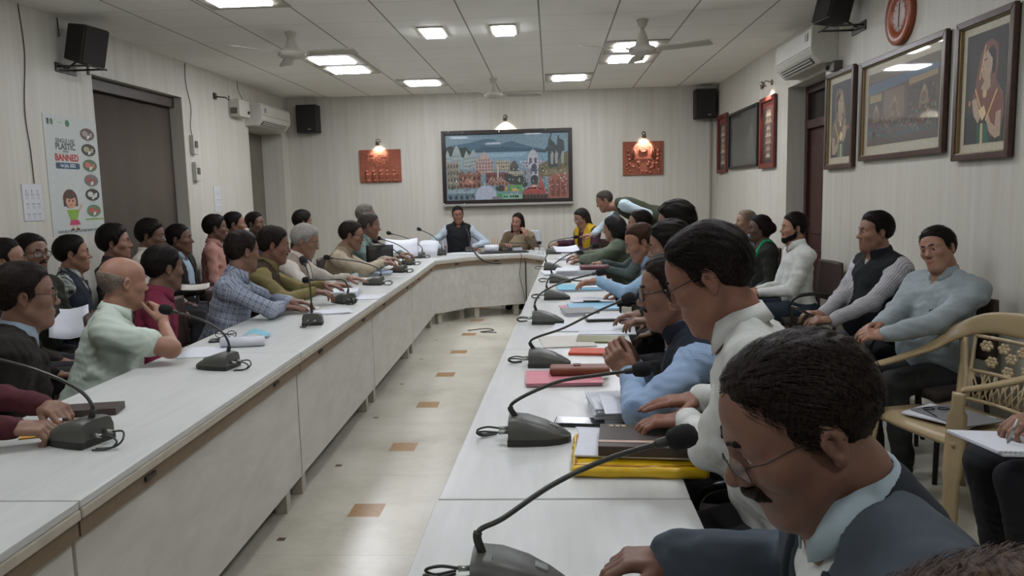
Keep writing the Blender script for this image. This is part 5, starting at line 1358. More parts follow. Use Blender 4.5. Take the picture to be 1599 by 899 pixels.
# --- right row, at the table (facing -X)
K = 1.08
gg = cloth('grey_green_cotton', '#525a4b')
def bun(H, T): return [('u', p_ell(H, (-.01, -.085, -.055), (.085, .085, .10)), .04), ('u', p_ell(H, (0, -.06, .02), (.088, .085, .09)), .04)]
P_('R1', 'woman in a grey green shawl with full black hair, in the right row', 957, 357, 7.5, 158, lean=14, hyaw=-6, hpitch=10, hair='long', haircol=('#0f0d0d', '#1d1a19'), hairkw=dict(more=bun), tone='#7d5747', sx=.95, jaw=.92, shirt=dict(m=gg, grow=.018), trousers='#4d5547',
   L=dict(w=atk(910, 406, 7.35), d=(-.95, .1, -.05), curl=.6), Rr=dict(w=atk(905, 399, 7.55), d=(-.95, -.1, -.05), curl=.5), eldL=(-.9, -.1, -.7))
P_('R2', 'young man with black hair in profile behind the woman in grey green', 998, 351, 6.55, 172, lean=12, hyaw=4, hair='short', haircol=BLK, hairkw=dict(top=.02), tone='#7a513f', mous=.003, shirt=dict(m=cloth('dark_teal_shirting', '#3f4a46')), collar=dict(m=cloth('dark_teal_shirting', '#3f4a46')),
   L=dict(w=atk(944, 420, 6.4), d=(-.95, .1, 0), curl=.6), Rr=dict(w=atk(940, 411, 6.6), d=(-.95, -.1, 0), curl=.6))
lb = cloth('sky_blue_shirting', '#86a2b8'); gv = cloth('grey_wool', '#5f6360')
P_('R3', 'man in a sky blue shirt and grey waistcoat, hand on a blue file', 1000, 379, 4.95, 180, lean=18, hyaw=2, hpitch=24, hair='short', haircol=('#2a1a12', '#3f2a1e'), hairkw=dict(rec=.034, top=.012), tone='#8a5a43', shirt=dict(m=lb), vest=dict(m=gv, v=.34), collar=dict(m=lb),
   L=dict(w=atk(934, 438, 4.85), d=(-.95, .0, -.05), curl=.4), Rr=dict(w=atk(975, 455, 4.8), d=(-.9, .0, -.1), curl=.4), eldL=(-.8, -.2, -.6))
P_('R4', 'person with tall wavy black hair behind the curly haired man', 1053, 352, 4.35, 180, lean=6, hyaw=-10, hpitch=5, hair='short', haircol=BLK, hairkw=dict(top=.035, side=.02, amp=.006, wl=.03), tone='#6b4938', shirt=dict(m=cloth('dark_shirting', '#2d2a2a')))
P_('R5', 'curly black haired man between the sky blue shirt and the navy waistcoat', 1045, 386, 3.75, 172, lean=12, hyaw=0, hpitch=12, hair='short', haircol=BLK, hairkw=dict(top=.024, side=.016, amp=.005, wl=.02), tone='#6b4938', shirt=dict(m=cloth('black_shirting', '#1e1d1e')), collar=dict(m=cloth('black_shirting', '#1e1d1e')),
   L=dict(w=atk(1018, 500, 3.6), d=(-.9, .1, 0), curl=.5), Rr=dict(w=atk(1003, 490, 3.8), d=(-.95, .1, -.05), curl=.4))
dots = cloth('dotted_blue_shirting', '#7f97b4', 'dots', '#a3b4c8', None, .0055, .5)
P_('R6', 'man in glasses, a navy waistcoat and a dotted blue shirt with clasped hands', 1047, 456, 2.42, 172, lean=16, hyaw=4, hpitch=8, strands=2600, hair='short', haircol=BRN, hairkw=dict(top=.016, rec=.006), tone='#7d5340', mous=True, glasses=dict(col='#15110f', r=.0022, size=(.025, .018)), shirt=dict(m=dots), vest=dict(m=navy, v=.40, collar=1), collar=dict(m=dots), sx=1.0,
   L=dict(w=atk(984, 584, 2.34), d=(-.62, .18, .72), n=(.25, .95, -.05), curls=(.75, .8, .85, .9), thumb=.7), Rr=dict(w=atk(990, 572, 2.455), d=(-.70, -.22, .62), n=(.2, -.95, -.05), curls=(.75, .8, .85, .9), thumb=.7), eldL=(-1.0, -.1, -.8), eldR=(.8, -.1, -.8))
P_('R7', 'man in a white shirt and glasses bowed over white papers', 1108, 437, 1.74, 162, lean=20, hyaw=-3, hpitch=26, strands=4200, hair='short', haircol=('#0f0b0a', '#241d19'), hairkw=dict(top=.018, rec=.008, side=.006), tone='#7b4d3b', glasses=dict(col='#1d1715', r=.0015), shirt=dict(m=wht), collar=dict(m=wht), belly=.02,
   L=dict(w=atk(1072, 656, 1.94), d=(-.95, .16, -.06), curls=(.35, .4, .45, .5), thumb=.3), Rr=dict(w=atk(1092, 622, 2.03), d=(-.98, .0, -.08), curl=.12, thumb=.2), eldL=(-.8, -.2, -.7))
K = 1.04
blz = cloth('slate_blue_wool', '#474f57'); 
P_('R8', 'man with a moustache and glasses in a slate blue blazer, nearest the camera', 1250, 668, .95, 178, lean=20, hyaw=2, hpitch=28, hroll=-4, hair='short', haircol=('#120d0b', '#2a221d'), hairkw=dict(top=.007, side=.005, rec=.008, amp=.003, wl=.012), tone='#6f4a3a', mous=.0115, glasses=dict(col='#3a3230', r=.0011, rimless=1, size=(.025, .018)), hres=.0023, strands=5200,
   shirt=dict(m=wht), coat=dict(m=blz, v=.10, lm=cloth('slate_lapel', '#2b3036')), collar=dict(m=cloth('pale_blue_collar', '#9fb0b5'), h=1.1), belly=.02,
   Rr=dict(w=tz(1048, 872, .815), d=(-.95, .05, -.05), curls=(.5, .55, .6, .6), thumb=.5), L=dict(w=(.20, .80, .80), d=(-.95, .1, -.1), curl=.4), eldR=(.8, .1, -.7), nose=1.04)
K = 1.0
P_('R9', 'person at the bottom right corner, only the brown hair showing', 1600, 1215, .42, 178, lean=16, hpitch=20, strands=3500, hair='short', haircol=('#241710', '#4a3a2e'), tone='#7a5342', hairkw=dict(rec=.02), shirt=dict(m=cloth('brown_shirting', '#4c4038')))

# --- right wall, second row
K = 1.0
P_('V1', 'grey haired person with a pale blue top beside the steel cabinet', 1164, 347, 7.9, 182, lean=2, hyaw=4, hair='short', haircol=('#5a4c40', '#8a7a6a'), tone='#86604e', brows='#5a4c40', shirt=dict(m=greyblue))
dkg = cloth('dark_green_cotton', '#1f211b'); grn = cloth('bright_green_cloth', '#1f7a52')
def v2_extra(c):
    T = c['T']; st = torso_steps(T, .022, 0, .92)
    def cut(d, loc):
        x, y, z = loc(T); return np.maximum(np.maximum(d, -(d+.016)), np.maximum(np.abs(np.abs(x)-.085)-.022, .40-z))
    c['part']('green_scarf', st+[('f', cut)], grn, .009)
P_('V2', 'woman in dark green with a bright green scarf and her hair in a bun', 1186, 357, 7.1, 180, lean=4, hyaw=2, hpitch=4, hair='long', haircol=('#100c0b', '#201816'), hairkw=dict(more=lambda H, T: [('u', p_ell(H, (0, -.115, -.005), (.055, .05, .055)), .02)]), tone='#4f3428', sx=.95, jaw=.92, w=.92, shirt=dict(m=dkg, grow=.008), trousers='#23251f', extra=v2_extra)
P_('V3', 'bearded young man in a white shirt sitting before the brown door', 1239, 357, 6.3, 184, lean=4, hyaw=-2, hpitch=0, hair='short', haircol=BLK, hairkw=dict(top=.026, side=.010), tone='#8a5d48', beard=.004, mous=.005, shirt=dict(m=wht), collar=dict(m=wht),
   L=dict(loc=(-.02, .34, .66), d=(-.9, 0, .1), n=(0, .4, -.9), curl=.6), Rr=dict(loc=(.06, .33, .67), d=(-.9, -.3, .1), curl=.6), trousers='#26303a')
strp = cloth('striped_shirting', '#a3a2a3', 'stripe', '#6c6a70', None, .014, .22)
P_('V4', 'man in a black waistcoat over a striped shirt holding a phone', 1366, 363, 4.7, 196, lean=2, hyaw=-14, hpitch=2, hair='short', haircol=BLK, hairkw=dict(top=.020, rec=.012), tone='#7d5542', mous=.003, shirt=dict(m=strp), vest=dict(m=blackw, v=.46, collar=1), collar=dict(m=strp), belly=.05, w=1.06,
   L=dict(w=atk(1300, 500, 4.36), d=(-.9, .1, .05), n=(0, .2, -.9), curl=.5), Rr=dict(w=atk(1285, 490, 4.53), d=(-.9, -.1, .1), curl=.5), trousers='#3f4043', eldL=(-.7, -.2, -.8))
lbl = cloth('powder_blue_shirting', '#8d9698')
def v5_extra(c):
    T = c['T']; st = torso_steps(T, .016, .05, 1.06); pk = lambda d, loc: (lambda x, y, z: np.maximum(np.maximum(d, -(d+.014)), np.maximum(np.maximum(np.abs(x+.088)-.052, np.abs(z-.285)-.058), -y)))(*loc(T))
    c['part']('chest_pocket', st+[('f', pk)], lbl, .006)
    tag(MB().box(T.w((-.088, .158, .340)), (.075, .010, .026), T.R @ rot('y', 12)).build('glasses_case', mat('dark_case', '#23252b', .4), bevel=.003), 'dark slim case in the chest pocket of the powder blue shirt', 'case')
P_('V5', 'man in a powder blue shirt with tilted head, next to the empty plastic chair', 1465, 390, 4.15, 206, lean=-2, hyaw=6, hpitch=4, hroll=14, hair='short', haircol=BLK, hairkw=dict(top=.018, side=.009), tone='#8a5f4b', shirt=dict(m=lbl, grow=.006), collar=dict(m=lbl), belly=.05, w=1.06, neckopen=.06, extra=v5_extra, lids=.003,
   L=dict(w=atk(1384, 522, 3.80), d=(-.85, .25, 0), n=(.1, .5, -.8), curl=.6), Rr=dict(w=atk(1374, 508, 3.94), d=(-.8, -.35, 0), n=(.1, -.5, -.8), curl=.6), trousers='#2a2b2b')
P_('V6', 'person in dark trousers writing in a notebook, cut off by the right edge', 1745, 420, 2.62, 182, lean=6, hpitch=20, hair='short', haircol=BLK, tone='#7a5240', shirt=dict(m=wht), trousers='#25262a',
   L=dict(w=atk(1634, 650, 2.46), d=(-.9, .1, -.25), n=(0, .2, -1), curl=.6, thumb=.6), Rr=dict(w=atk(1632, 668, 2.66), d=(-.9, -.2, -.1), curl=.5), knee=.46)

# ------------------------------------------------------------------ chairs
seat_m = mat('chair_fabric', '#2a211c', .8); back_m = mat('chair_brown', '#3c2a22', .65); arm_m = mat('chair_black', '#151413', .35)
def make_chair():
    t = thing('office_chair', None, 'chair')
    rows = [[(x*.235, y, .455+.012*math.cos(x*1.6)*math.cos((y-.02)*5)-.01*(1 if abs(x) == 1 else 0)) for x in (-1, -.8, -.4, 0, .4, .8, 1)] for y in (-.21, -.19, -.08, .08, .19, .23)]
    MB().grid(rows).build('seat', seat_m, t, local=True, solid=.05)
    rows = [[(x*(.215-.03*max(0, (z-.7)*3)), -.225-.06*(z-.5)+.03*x*x, z) for x in (-1, -.8, -.4, 0, .4, .8, 1)] for z in (.58, .60, .70, .80, .88, .90)]
    MB().grid(rows).build('backrest', back_m, t, local=True, solid=.035)
    for s in (-1, 1):
        MB().tube(bez([(s*.20, -.23, .45), (s*.265, -.20, .60), (s*.27, -.08, .665), (s*.27, .12, .665), (s*.265, .20, .60), (s*.25, .17, .46)], 6), .014, 8).build('armrest', arm_m, t, local=True)
    MB().tube([(0, -.22, .42), (0, -.27, .55), (0, -.262, .66)], .022, 8, flat=.5).build('back_bar', arm_m, t, local=True)
    for sx_ in (-1, 1):
        for sy in (-1, 1): MB().tube([(sx_*.20, sy*.17, .43), (sx_*.225, sy*.21, .0)], .013, 8).build('leg', arm_m, t, local=True)
    return t
proto = make_chair(); first = True; used = set()
CH = [('L2', 'under the man in the dark waistcoat at the left edge'), ('L3', 'under the bald man in mint'), ('L4', 'under the man in magenta'), ('L5', 'under the man in the grey check'), ('L6', 'under the man in olive'), ('L7', 'under the man in white and beige'), ('L9', 'behind the man in glasses with cream sleeves'), ('L10', 'behind the man in the green check'),
      ('W1', 'under the man in glasses at far left'), ('W2', 'under the man in plaid'), ('W3', 'under the young man by the blind'), ('W4', 'under the man in glasses before the blind'), ('W5', 'under the man in the open jacket'), ('W6', 'under the man in salmon pink'), ('R1', 'under the woman in grey green'), ('R2', 'under the young man behind the woman in grey green'), ('R3', 'under the balding man in sky blue'), ('R5', 'under the curly haired man'), ('R6', 'behind the man with clasped hands'), ('R7', 'under the man in the white shirt bowed over papers'), 
      ('V1', 'under the grey haired person by the cabinet'), ('V2', 'under the woman in dark green'), ('V3', 'with black loop arms under the bearded young man'), ('V4', 'under the man with the phone'), ('V5', 'under the man in powder blue'), ('V6', 'under the person writing at the right edge'),
      ('L1', 'under the person in maroon'), ('L11', 'under the half hidden grey haired person'), ('W0', 'under the balding person at the left edge'), ('W7', 'under the person behind salmon pink'), ('W8', 'under the person before the alcove'), ('W9', 'under the person with full black hair'), ('R4', 'under the person with tall wavy hair'), ('H3', 'under the woman in purple')]
for k, l in sorted(CH, key=lambda q: q[0] != 'V3'):          # the chair whose arms show comes first
    c = PE[k]; o = proto if first else copy_tree(proto); first = False
    a = math.radians(c['face']); fo = .07 if k in ('V4', 'V5') else .12 if k == 'R7' else -.02
    place(o, (c['P'][0]+c['f0'][0]*fo, c['P'][1]+c['f0'][1]*fo, 0), a-PI/2); o['label'] = 'brown office chair '+l; o['group'] = 'office chairs'
    for q in kids(o):
        if k == 'R7' and q.name.startswith(('backrest', 'back_bar')): q.location.z = -.07
        if (k == 'V5' or k[0] in 'LW' or k in ('R1', 'R2', 'R3', 'R5')) and q.name.startswith('armrest'): bpy.data.objects.remove(q)
whc = mat('white_chair', '#b5b9be', .6)
def white_chair(key, label):
    c = PE[key]; a = math.radians(c['face']); t = thing('white_chair', label, 'chair', (c['P'][0], c['P'][1], 0), a-PI/2, 'white chairs at the head table')
    MB().grid([[(x*.25, y, .45) for x in (-1, -.5, 0, .5, 1)] for y in (-.22, -.1, .1, .24)]).build('seat', whc, t, local=True, solid=.06)
    MB().grid([[(x*(.27-.10*max(0, (z-.75)*2.2)**2), -.23-.1*(z-.5)+.03*x*x, z) for x in (-1, -.7, -.3, 0, .3, .7, 1)] for z in (.46, .6, .75, .88, .97, 1.0)]).build('backrest', whc, t, local=True, solid=.05)
    for s in (-1, 1):
        for q in (-1, 1): MB().tube([(s*.21, q*.18, .43), (s*.22, q*.2, 0)], .018, 8).build('leg', whc, t, local=True)
white_chair('H1', 'white chair under the man in the black waistcoat'); white_chair('H2', 'white chair under the woman in the khaki saree')

# empty moulded plastic chair
plm = mat('cream_plastic', '#a08e6c', .35, var=.03)
def plastic_chair(loc, rz):
    t = thing('plastic_chair', 'empty cream moulded plastic chair with papers on its seat, at the right', 'chair', loc, rz)
    L_ = dict(local=True)
    def strip(path, wd, nrm, th=.022):
        P = [np3(p) for p in path]; rows = []
        for i, p in enumerate(P):
            n = np3(nrm[i]) if isinstance(nrm, list) else np3(nrm); wv = wd[i] if hasattr(wd, '__len__') else wd; rows.append([p-n*wv/2, p-n*wv*.25, p+n*wv*.25, p+n*wv/2])
        return MB().grid(rows), th
    rows = [[(x*(.225+.02*(y > 0)), y, .43-.014*math.cos(x*1.5)*math.cos(y*5)-(.02 if y > .21 else 0)) for x in np.linspace(-1, 1, 9)] for y in np.linspace(-.21, .235, 9)]
    MB().grid(rows).build('seat', plm, t, solid=.022, **L_)
    # back: outer hoop that flows into the arms, and an inner patterned panel
    hoop = bez([(-.255, .22, .645), (-.285, .05, .665), (-.30, -.12, .70), (-.275, -.25, .775), (-.17, -.31, .83), (0, -.325, .845), (.17, -.31, .83), (.275, -.25, .775), (.30, -.12, .70), (.285, .05, .665), (.255, .22, .645)], 6)
    n = len(hoop); rows = []
    for i, p in enumerate(hoop):
        k = abs(i-(n-1)/2)/((n-1)/2); wv = .05+.07*max(0, 1-k*1.4); tilt = min(1, max(0, (k-.25)*2.2)); o = unit((p[0], p[1]+.05, 0)) if k > .1 else np3((0, -1, 0))
        d = unit(o*tilt+np3((0, 0, 1))*(1-tilt)*1.0-o*0)
        rows.append([p-d*wv*.5, p-d*wv*.2+np3((0, 0, .006)), p+d*wv*.2+np3((0, 0, .006)), p+d*wv*.5])
    MB().grid(rows).build('arm_hoop', plm, t, solid=.020, sub=1, **L_)
    for s in (-1, 1):
        pth = bez([(s*.255, .225, .64), (s*.25, .225, .56), (s*.235, .215, .44), (s*.245, .235, .25), (s*.265, .255, .0)], 5)
        g_, th = strip(pth, [.050]*6+[.075]*5+[.075]*4+[.06]*6, (s*.75, -.66, 0)); g_.build('front_leg', plm, t, solid=th, **L_)
        pth = bez([(s*.20, -.20, .43), (s*.225, -.235, .22), (s*.25, -.27, .0)], 6); g_, th = strip(pth, .065, (s*.75, .66, 0)); g_.build('rear_leg', plm, t, solid=th, **L_)
        pth = bez([(s*.185, -.205, .43), (s*.22, -.25, .60), (s*.255, -.275, .755)], 6); g_, th = strip(pth, [.07]*7+[.05]*6, (1, -.3*s, 0)); g_.build('back_side', plm, t, solid=th, **L_)
    # pierced floral panel
    b = MB()
    def bp(u, v): return np3((u*(.16+.05*v), -.215-.085*v-.02*(1-u*u), .47+.30*v))
    for k in range(7):
        u = -1+k/3; b.tube([bp(u*.95, 0), bp(u*.95, .25), bp(u*.9, .42)], .006, 5)
    for k in range(9):
        for s in (-1, 1):
            u0 = -.95+k*.22; b.tube([bp(max(-.98, min(.98, u0)), .02), bp(max(-.98, min(.98, u0+s*.35)), .42)], .0045, 5)
    for cu, cv in ((0, .72), (-.5, .62), (.5, .62), (-.25, .85), (.25, .85), (-.7, .85), (.7, .85), (0, .52)):
        for a in range(6): b.ball(bp(cu+.11*math.cos(a*PI/3), cv+.055*math.sin(a*PI/3)), (.015, .007, .012), 8)
        b.ball(bp(cu, cv), (.012, .008, .010), 8)
    for v in (0.01, .45, .985): b.tube([bp(u, v) for u in np.linspace(-1, 1, 9)], .010, 6)
    for s in (-1, 1): b.tube([bp(s, v) for v in np.linspace(0, 1, 6)], .009, 6)
    b.build('back_panel', plm, t, **L_)
    return t
PC = (1.82, 3.50)
plastic_chair((PC[0], PC[1], 0), math.radians(106))

# ------------------------------------------------------------------ gooseneck microphones
mbase = mat('mic_base', '#4a4b45', .45); mlow = mat('mic_base_dark', '#262622', .5); neckm = mat('gooseneck', '#3a3a36', .35, .3); foam = mat('mic_foam', '#131211', .95, bump=.8, scale=400); plug = mat('plug_metal', '#9a9a94', .3, .8)
def mic(label, x, y, ang, head, up=.12, via=None, cab=True, sc=1.0, group='gooseneck microphones'):
    t = thing('microphone', label, 'microphone', (x, y, TT), group=group); a = math.radians(ang); f = np3((math.cos(a), math.sin(a), 0)); r = np3((-math.sin(a), math.cos(a), 0)); o = np3((x, y, TT))
    g = lambda u, v, w_: o+f*u*sc+r*v*sc+Z3*w_*sc
    us = (-.075, -.06, -.02, .03, .07, .092, .10); hw = (.056, .058, .058, .054, .042, .024, .010); ht = (.070, .074, .070, .054, .036, .025, .019)
    rows = []
    for u, w_, h in zip(us, hw, ht): rows.append([g(u, -w_, .014), g(u, -w_, h*.55+.006), g(u, -w_*.86, h-.006), g(u, -w_*.6, h), g(u, 0, h+.002), g(u, w_*.6, h), g(u, w_*.86, h-.006), g(u, w_, h*.55+.006), g(u, w_, .014)])
    m = MB().grid(rows); n = len(rows[0]); m.raw(rows[0][::-1], [tuple(range(n))]); m.raw(rows[-1], [tuple(range(n))]); m.build('body', mbase, t, fix=True)
    rows = [[g(u*1.03, -w_*1.04, .0), g(u*1.03, -w_*1.04, .018), g(u*1.03, w_*1.04, .018), g(u*1.03, w_*1.04, 0)] for u, w_ in zip(us, hw)]
    m = MB().grid(rows, closed=True, smooth=False); m.raw(rows[0][::-1], [(0, 1, 2, 3)]); m.raw(rows[-1], [(0, 1, 2, 3)]); m.build('bottom_shell', mlow, t, fix=True)
    s = MB()
    for k in range(9): s.tube([g(-.035+k*.0085, -.028, .0715-.0028*k-.0003*k*k), g(-.035+k*.0085, .028, .0715-.0028*k-.0003*k*k)], .0014*sc, 4)
    s.build('speaker_slots', mlow, t)
    MB().box(g(.055, 0, .045), (.026*sc, .022*sc, .006), np.stack([unit(f*.9-Z3*.38), r, unit(f*.38+Z3*.9)], 1)).build('talk_button', mat('button_grey', '#7d807c', .4), t, bevel=.002)
    p0 = g(-.055, 0, .068); h = np3(head); v = h-p0; hz = v*[1, 1, 0]
    pts = [p0, p0+Z3*up*.45-hz*.02] + ([] if via else [p0+Z3*up+hz*.10]) + ([np3(q) for q in via] if via else [p0+hz*.45+Z3*(up+(v[2]-up)*.55)]) + [h]
    pts = bez(pts, 8); k = max(2, len(pts)//5)
    MB().tube(pts[:k+1], .0085*sc, 10).build('neck_sleeve', mlow, t)
    MB().tube(pts[1:], .0052*sc, 10).build('gooseneck', neckm, t)
    e = unit(pts[-1]-pts[-3]); MB().lathe([(.0055, -.045), (.009, -.04), (.010, -.015), (.006, 0)], h, e, 12).build('capsule', mlow, t)
    MB().lathe([(.012, -.028), (.019, -.022), (.0225, -.006), (.023, .008), (.020, .020), (.012, .028), (.0, .031)], h+e*.008, e, 18).build('foam_cap', foam, t)
    for s_ in (-1, 1): MB().tube([g(-.076, s_*.020, .032), g(-.105, s_*.020, .030)], .006*sc, 8).build('plug', plug, t)
    if cab:
        for s_ in (-1, 1): MB().tube(bez([g(-.10, s_*.020, .030), g(-.14, s_*.022, .034), g(-.170, s_*.010+.02, .022), g(-.155, .035+s_*.008, .006), g(-.115, .055+s_*.006, .005)], 6), .0032, 6).build('lead', mlow, t)
    return t
def hd(px, py, Y): return at(px, py, Y)
mic('large microphone nearest the camera on the left row, before the maroon sleeves', -1.500, 2.27, 165, hd(-60, 548, 2.35), .10, sc=1.12)
mic('microphone on the left row in front of the bald man', -1.50, 3.30, 170, hd(262, 484, 3.25), .10)
mic('microphone on the left row standing straight up before the checked shirt', -1.43, 4.47, 100, hd(474, 408, 4.5), .20)
mic('microphone on the left row before the olive shirt, bent flat to the left', -1.49, 5.36, 140, hd(480, 437, 5.3), .10)
mic('microphone on the left row before the grey haired man in white', -1.52, 6.45, 172, hd(512, 402, 6.4), .09)
mic('microphone on the left row before the man in the green check', -1.52, 7.50, 165, hd(587, 377, 7.3), .10)
mic('microphone on the left row just beyond the one before the green check', -1.585, 8.30, 165, hd(592, 372, 8.1), .08)
mic('microphone at the far end of the left row, head up against white papers', -1.62, 9.20, 165, hd(608, 364, 9.2), .10)
mic('microphone on the left corner table beside the man in the black waistcoat', -1.40, 9.62, 110, hd(655, 358, 9.75), .10)
mic('microphone on the head table in front of the man in the black waistcoat', -1.07, 9.98, 95, hd(727, 356, 10.1), .16, cab=False)
mic('microphone on the head table in front of the woman in the saree', -.56, 10.05, 60, hd(841, 379, 10.1), .04, cab=False)
mic('microphone nearest the camera on the right row, bending across the yellow folder', -.085, 1.37, 0, hd(1058, 684, 1.40), .10, via=[hd(787, 808, 1.39), hd(862, 757, 1.40), hd(950, 716, 1.40)], sc=1.0)
mic('microphone on the right row between the pink file and the yellow folder', -.06, 2.25, 0, hd(998, 577, 2.25), .10, via=[hd(868, 597, 2.25), hd(930, 586, 2.25)], sc=1.05)
mic('microphone on the right row before the man with clasped hands', -.03, 3.27, -4, hd(978, 466, 3.3), .10, via=[hd(880, 512, 3.28), hd(930, 487, 3.28)])
mic('microphone on the right row before the tablet', -.04, 4.36, -4, hd(936, 425, 4.4), .11)
mic('microphone on the right row before the blue file', .02, 5.36, -4, hd(925, 440, 5.4), .09)
mic('microphone on the right row before the stack of white files', .055, 6.38, -4, hd(928, 384, 6.4), .10)
mic('microphone on the right row before the woman in grey green', .0, 7.46, -4, hd(905, 394, 7.4), .10)
mic('microphone on the right corner table before the woman in purple', .02, 9.42, -20, hd(898, 370, 9.6), .08, cab=False)

# ------------------------------------------------------------------ papers and things on the tables
WP = mat('paper_bright', '#c9ccd2', .85, var=.02); WP2 = mat('paper_cream', '#bdb9b0', .85, var=.03)
def slab(name, label, cat, px, py, w_, h_, rz, th, m, z=TT, group=None, curl=0.0, pages=None, xy=None):
    p = onz(px, py, z) if xy is None else np3((*xy, z)); a = math.radians(rz); c, s = math.cos(a), math.sin(a)
    t = None
    n = 6; rows = [[(p[0]+c*(u-.5)*w_-s*(v-.5)*h_, p[1]+s*(u-.5)*w_+c*(v-.5)*h_, z+th/2+.001+curl*(abs(u-.5)*2)**2*abs(v)) for u in np.linspace(0, 1, n)] for v in np.linspace(0, 1, n)]
    o = MB().grid(rows, smooth=False).build(name, m, solid=th, bevel=min(.0015, th*.3)); tag(o, label, cat, group); return o
def stack(label, px, py, w_, h_, rz, th, top=None, z=TT, cat='papers', name='paper_stack'):
    p = onz(px, py, z); t = thing(name, label, cat, (p[0], p[1], z), math.radians(rz)); k = max(3, int(th/.004)); rnd = random.Random(int(px*7+py))
    m = MB()
    for i in range(k): m.box((rnd.uniform(-.006, .006), rnd.uniform(-.006, .006), (i+.5)*th/k), (w_, h_, th/k*.86), rot('z', rnd.uniform(-3, 3)))
    m.build('sheets', WP, t, local=True)
    if top: MB().box((0, 0, th+.0025), (w_+.008, h_+.008, .004)).build('cover', top, t, local=True, bevel=.0015)
    return t
# left row
slab('paper_sheet', 'flat white sheet on the left row beside the rolled paper', 'paper', 318, 550, .20, .26, 12, .002, WP)
p = onz(378, 541, TT); tag(MB().tube([(p[0]-.10, p[1]-.02, TT+.026), (p[0]+.02, p[1], TT+.026), (p[0]+.11, p[1]+.02, TT+.026)], .026, 18).build('rolled_paper', WP), 'white rolled paper on the left row behind a microphone', 'paper')
p = onz(352, 532, TT); tag(MB().box((p[0], p[1], TT+.006), (.16, .08, .012), rot('z', 15)).build('phone', mat('phone_black', '#16161a', .15), bevel=.004), 'black phone on the left row under the folded spectacles', 'phone')
t = thing('spectacles', 'folded spectacles lying on the black phone', 'glasses', (p[0], p[1], TT+.012)); gm_ = mat('spectacle_black', '#14110f', .3)
m = MB()
for s in (-1, 1): m.tube([(p[0]+s*.033+.024*math.cos(q), p[1]+.01, TT+.034+.018*math.sin(q)) for q in np.linspace(0, 6.28, 16)], .0022, 6)
m.tube([(p[0]-.01, p[1]+.01, TT+.038), (p[0]+.01, p[1]+.01, TT+.038)], .002, 6); m.build('rims', gm_, t)
for s in (-1, 1): MB().tube([(p[0]+s*.058, p[1]+.01, TT+.04), (p[0]-s*.03, p[1]+.055+.008*s, TT+.022)], .0022, 6).build('temple', gm_, t)
p = onz(400, 527, TT); N = 9; r_ = random.Random(4)
rows = [[(p[0]+(u-.5)*.14, p[1]+(v-.5)*.10, TT+.012+.030*r_.random()*math.sin(PI*u)*math.sin(PI*v)+.02*math.sin(PI*u)) for u in np.linspace(0, 1, N)] for v in np.linspace(0, 1, N)]
mk = MB().grid(rows).build('face_mask', mat('mask_blue', '#7fb3c2', .8), solid=.003, sub=1); tag(mk, 'crumpled pale blue face mask on the left row', 'mask')
t = thing('pen', 'white pen held by the person in maroon', 'pen', at(78, 655, 2.40)); a_, b_ = at(66, 659, 2.40), at(98, 655, 2.42); MB().tube([a_, b_], .006, 8).build('barrel', WP, t); MB().tube([b_, b_+(b_-a_)*.25], .0065, 8).build('cap', blk, t)
slab('booklet', 'yellow and orange leaflet under the maroon sleeves', 'paper', 78, 672, .14, .16, 20, .004, mat('leaflet_yellow', '#c08a20', .7))
slab('diary', 'brown case on the left row behind the large microphone', 'case', 142, 645, .20, .10, 12, .025, mat('brown_case', '#3b2f28', .5))
stack('white papers under the upright microphone on the left row', 515, 488, .26, .19, 20, .010); slab('paper_sheet', 'white sheet under the hand of the man in grey check', 'paper', 470, 482, .24, .18, 15, .004, WP2)
stack('thick bundle of white papers before the man in olive', 538, 462, .20, .26, 10, .045); slab('paper_sheet', 'white sheet beside the bundle before the man in olive', 'paper', 575, 464, .20, .26, 5, .003, WP)
stack('file with a pale blue cover before the man in cream sleeves', 588, 428, .30, .34, 8, .02, mat('cover_pale_blue', '#93a6b8', .6)); slab('paper_sheet', 'white papers before the grey haired man in white', 'paper', 552, 438, .22, .28, 4, .006, WP)
slab('red_pouch', 'small red pouch on the left row beside the pale blue file', 'pouch', 610, 424, .14, .16, 10, .02, mat('red_vinyl', '#8f2f30', .5))
def held(name, label, cat, c, w_, h_, tilt, yaw, th, m, bend=0.0):
    c = np3(c); R_ = rot('z', yaw) @ rot('x', tilt); rows = [[c+R_@np3(((u-.5)*w_, bend*math.sin(PI*u), (v-.5)*h_)) for u in np.linspace(0, 1, 7)] for v in np.linspace(0, 1, 4)]
    o = MB().grid(rows).build(name, m, solid=th); return tag(o, label, cat)
held('folder', 'black folder held upright by the man in the green check', 'folder', at(593, 396, 7.35), .26, .17, -8, 6, .012, blk)
held('paper_sheet', 'big white sheet standing curled at the far end of the left row', 'paper', at(627, 386, 8.6), .36, .24, -35, 10, .002, WP, .04)
held('paper_sheet', 'white sheet tilted up beside the man in the black waistcoat', 'paper', at(668, 388, 9.35), .26, .20, -30, -10, .002, WP, -.03)
held('paper_sheet', 'crumpled white paper held by the man in plaid', 'paper', at(108, 500, 4.68), .22, .28, -55, 30, .003, WP, .03)
held('paper_sheet', 'white paper on the lap of the man in the open jacket', 'paper', at(305, 447, 6.25), .22, .10, -68, 20, .002, WP2, .01)
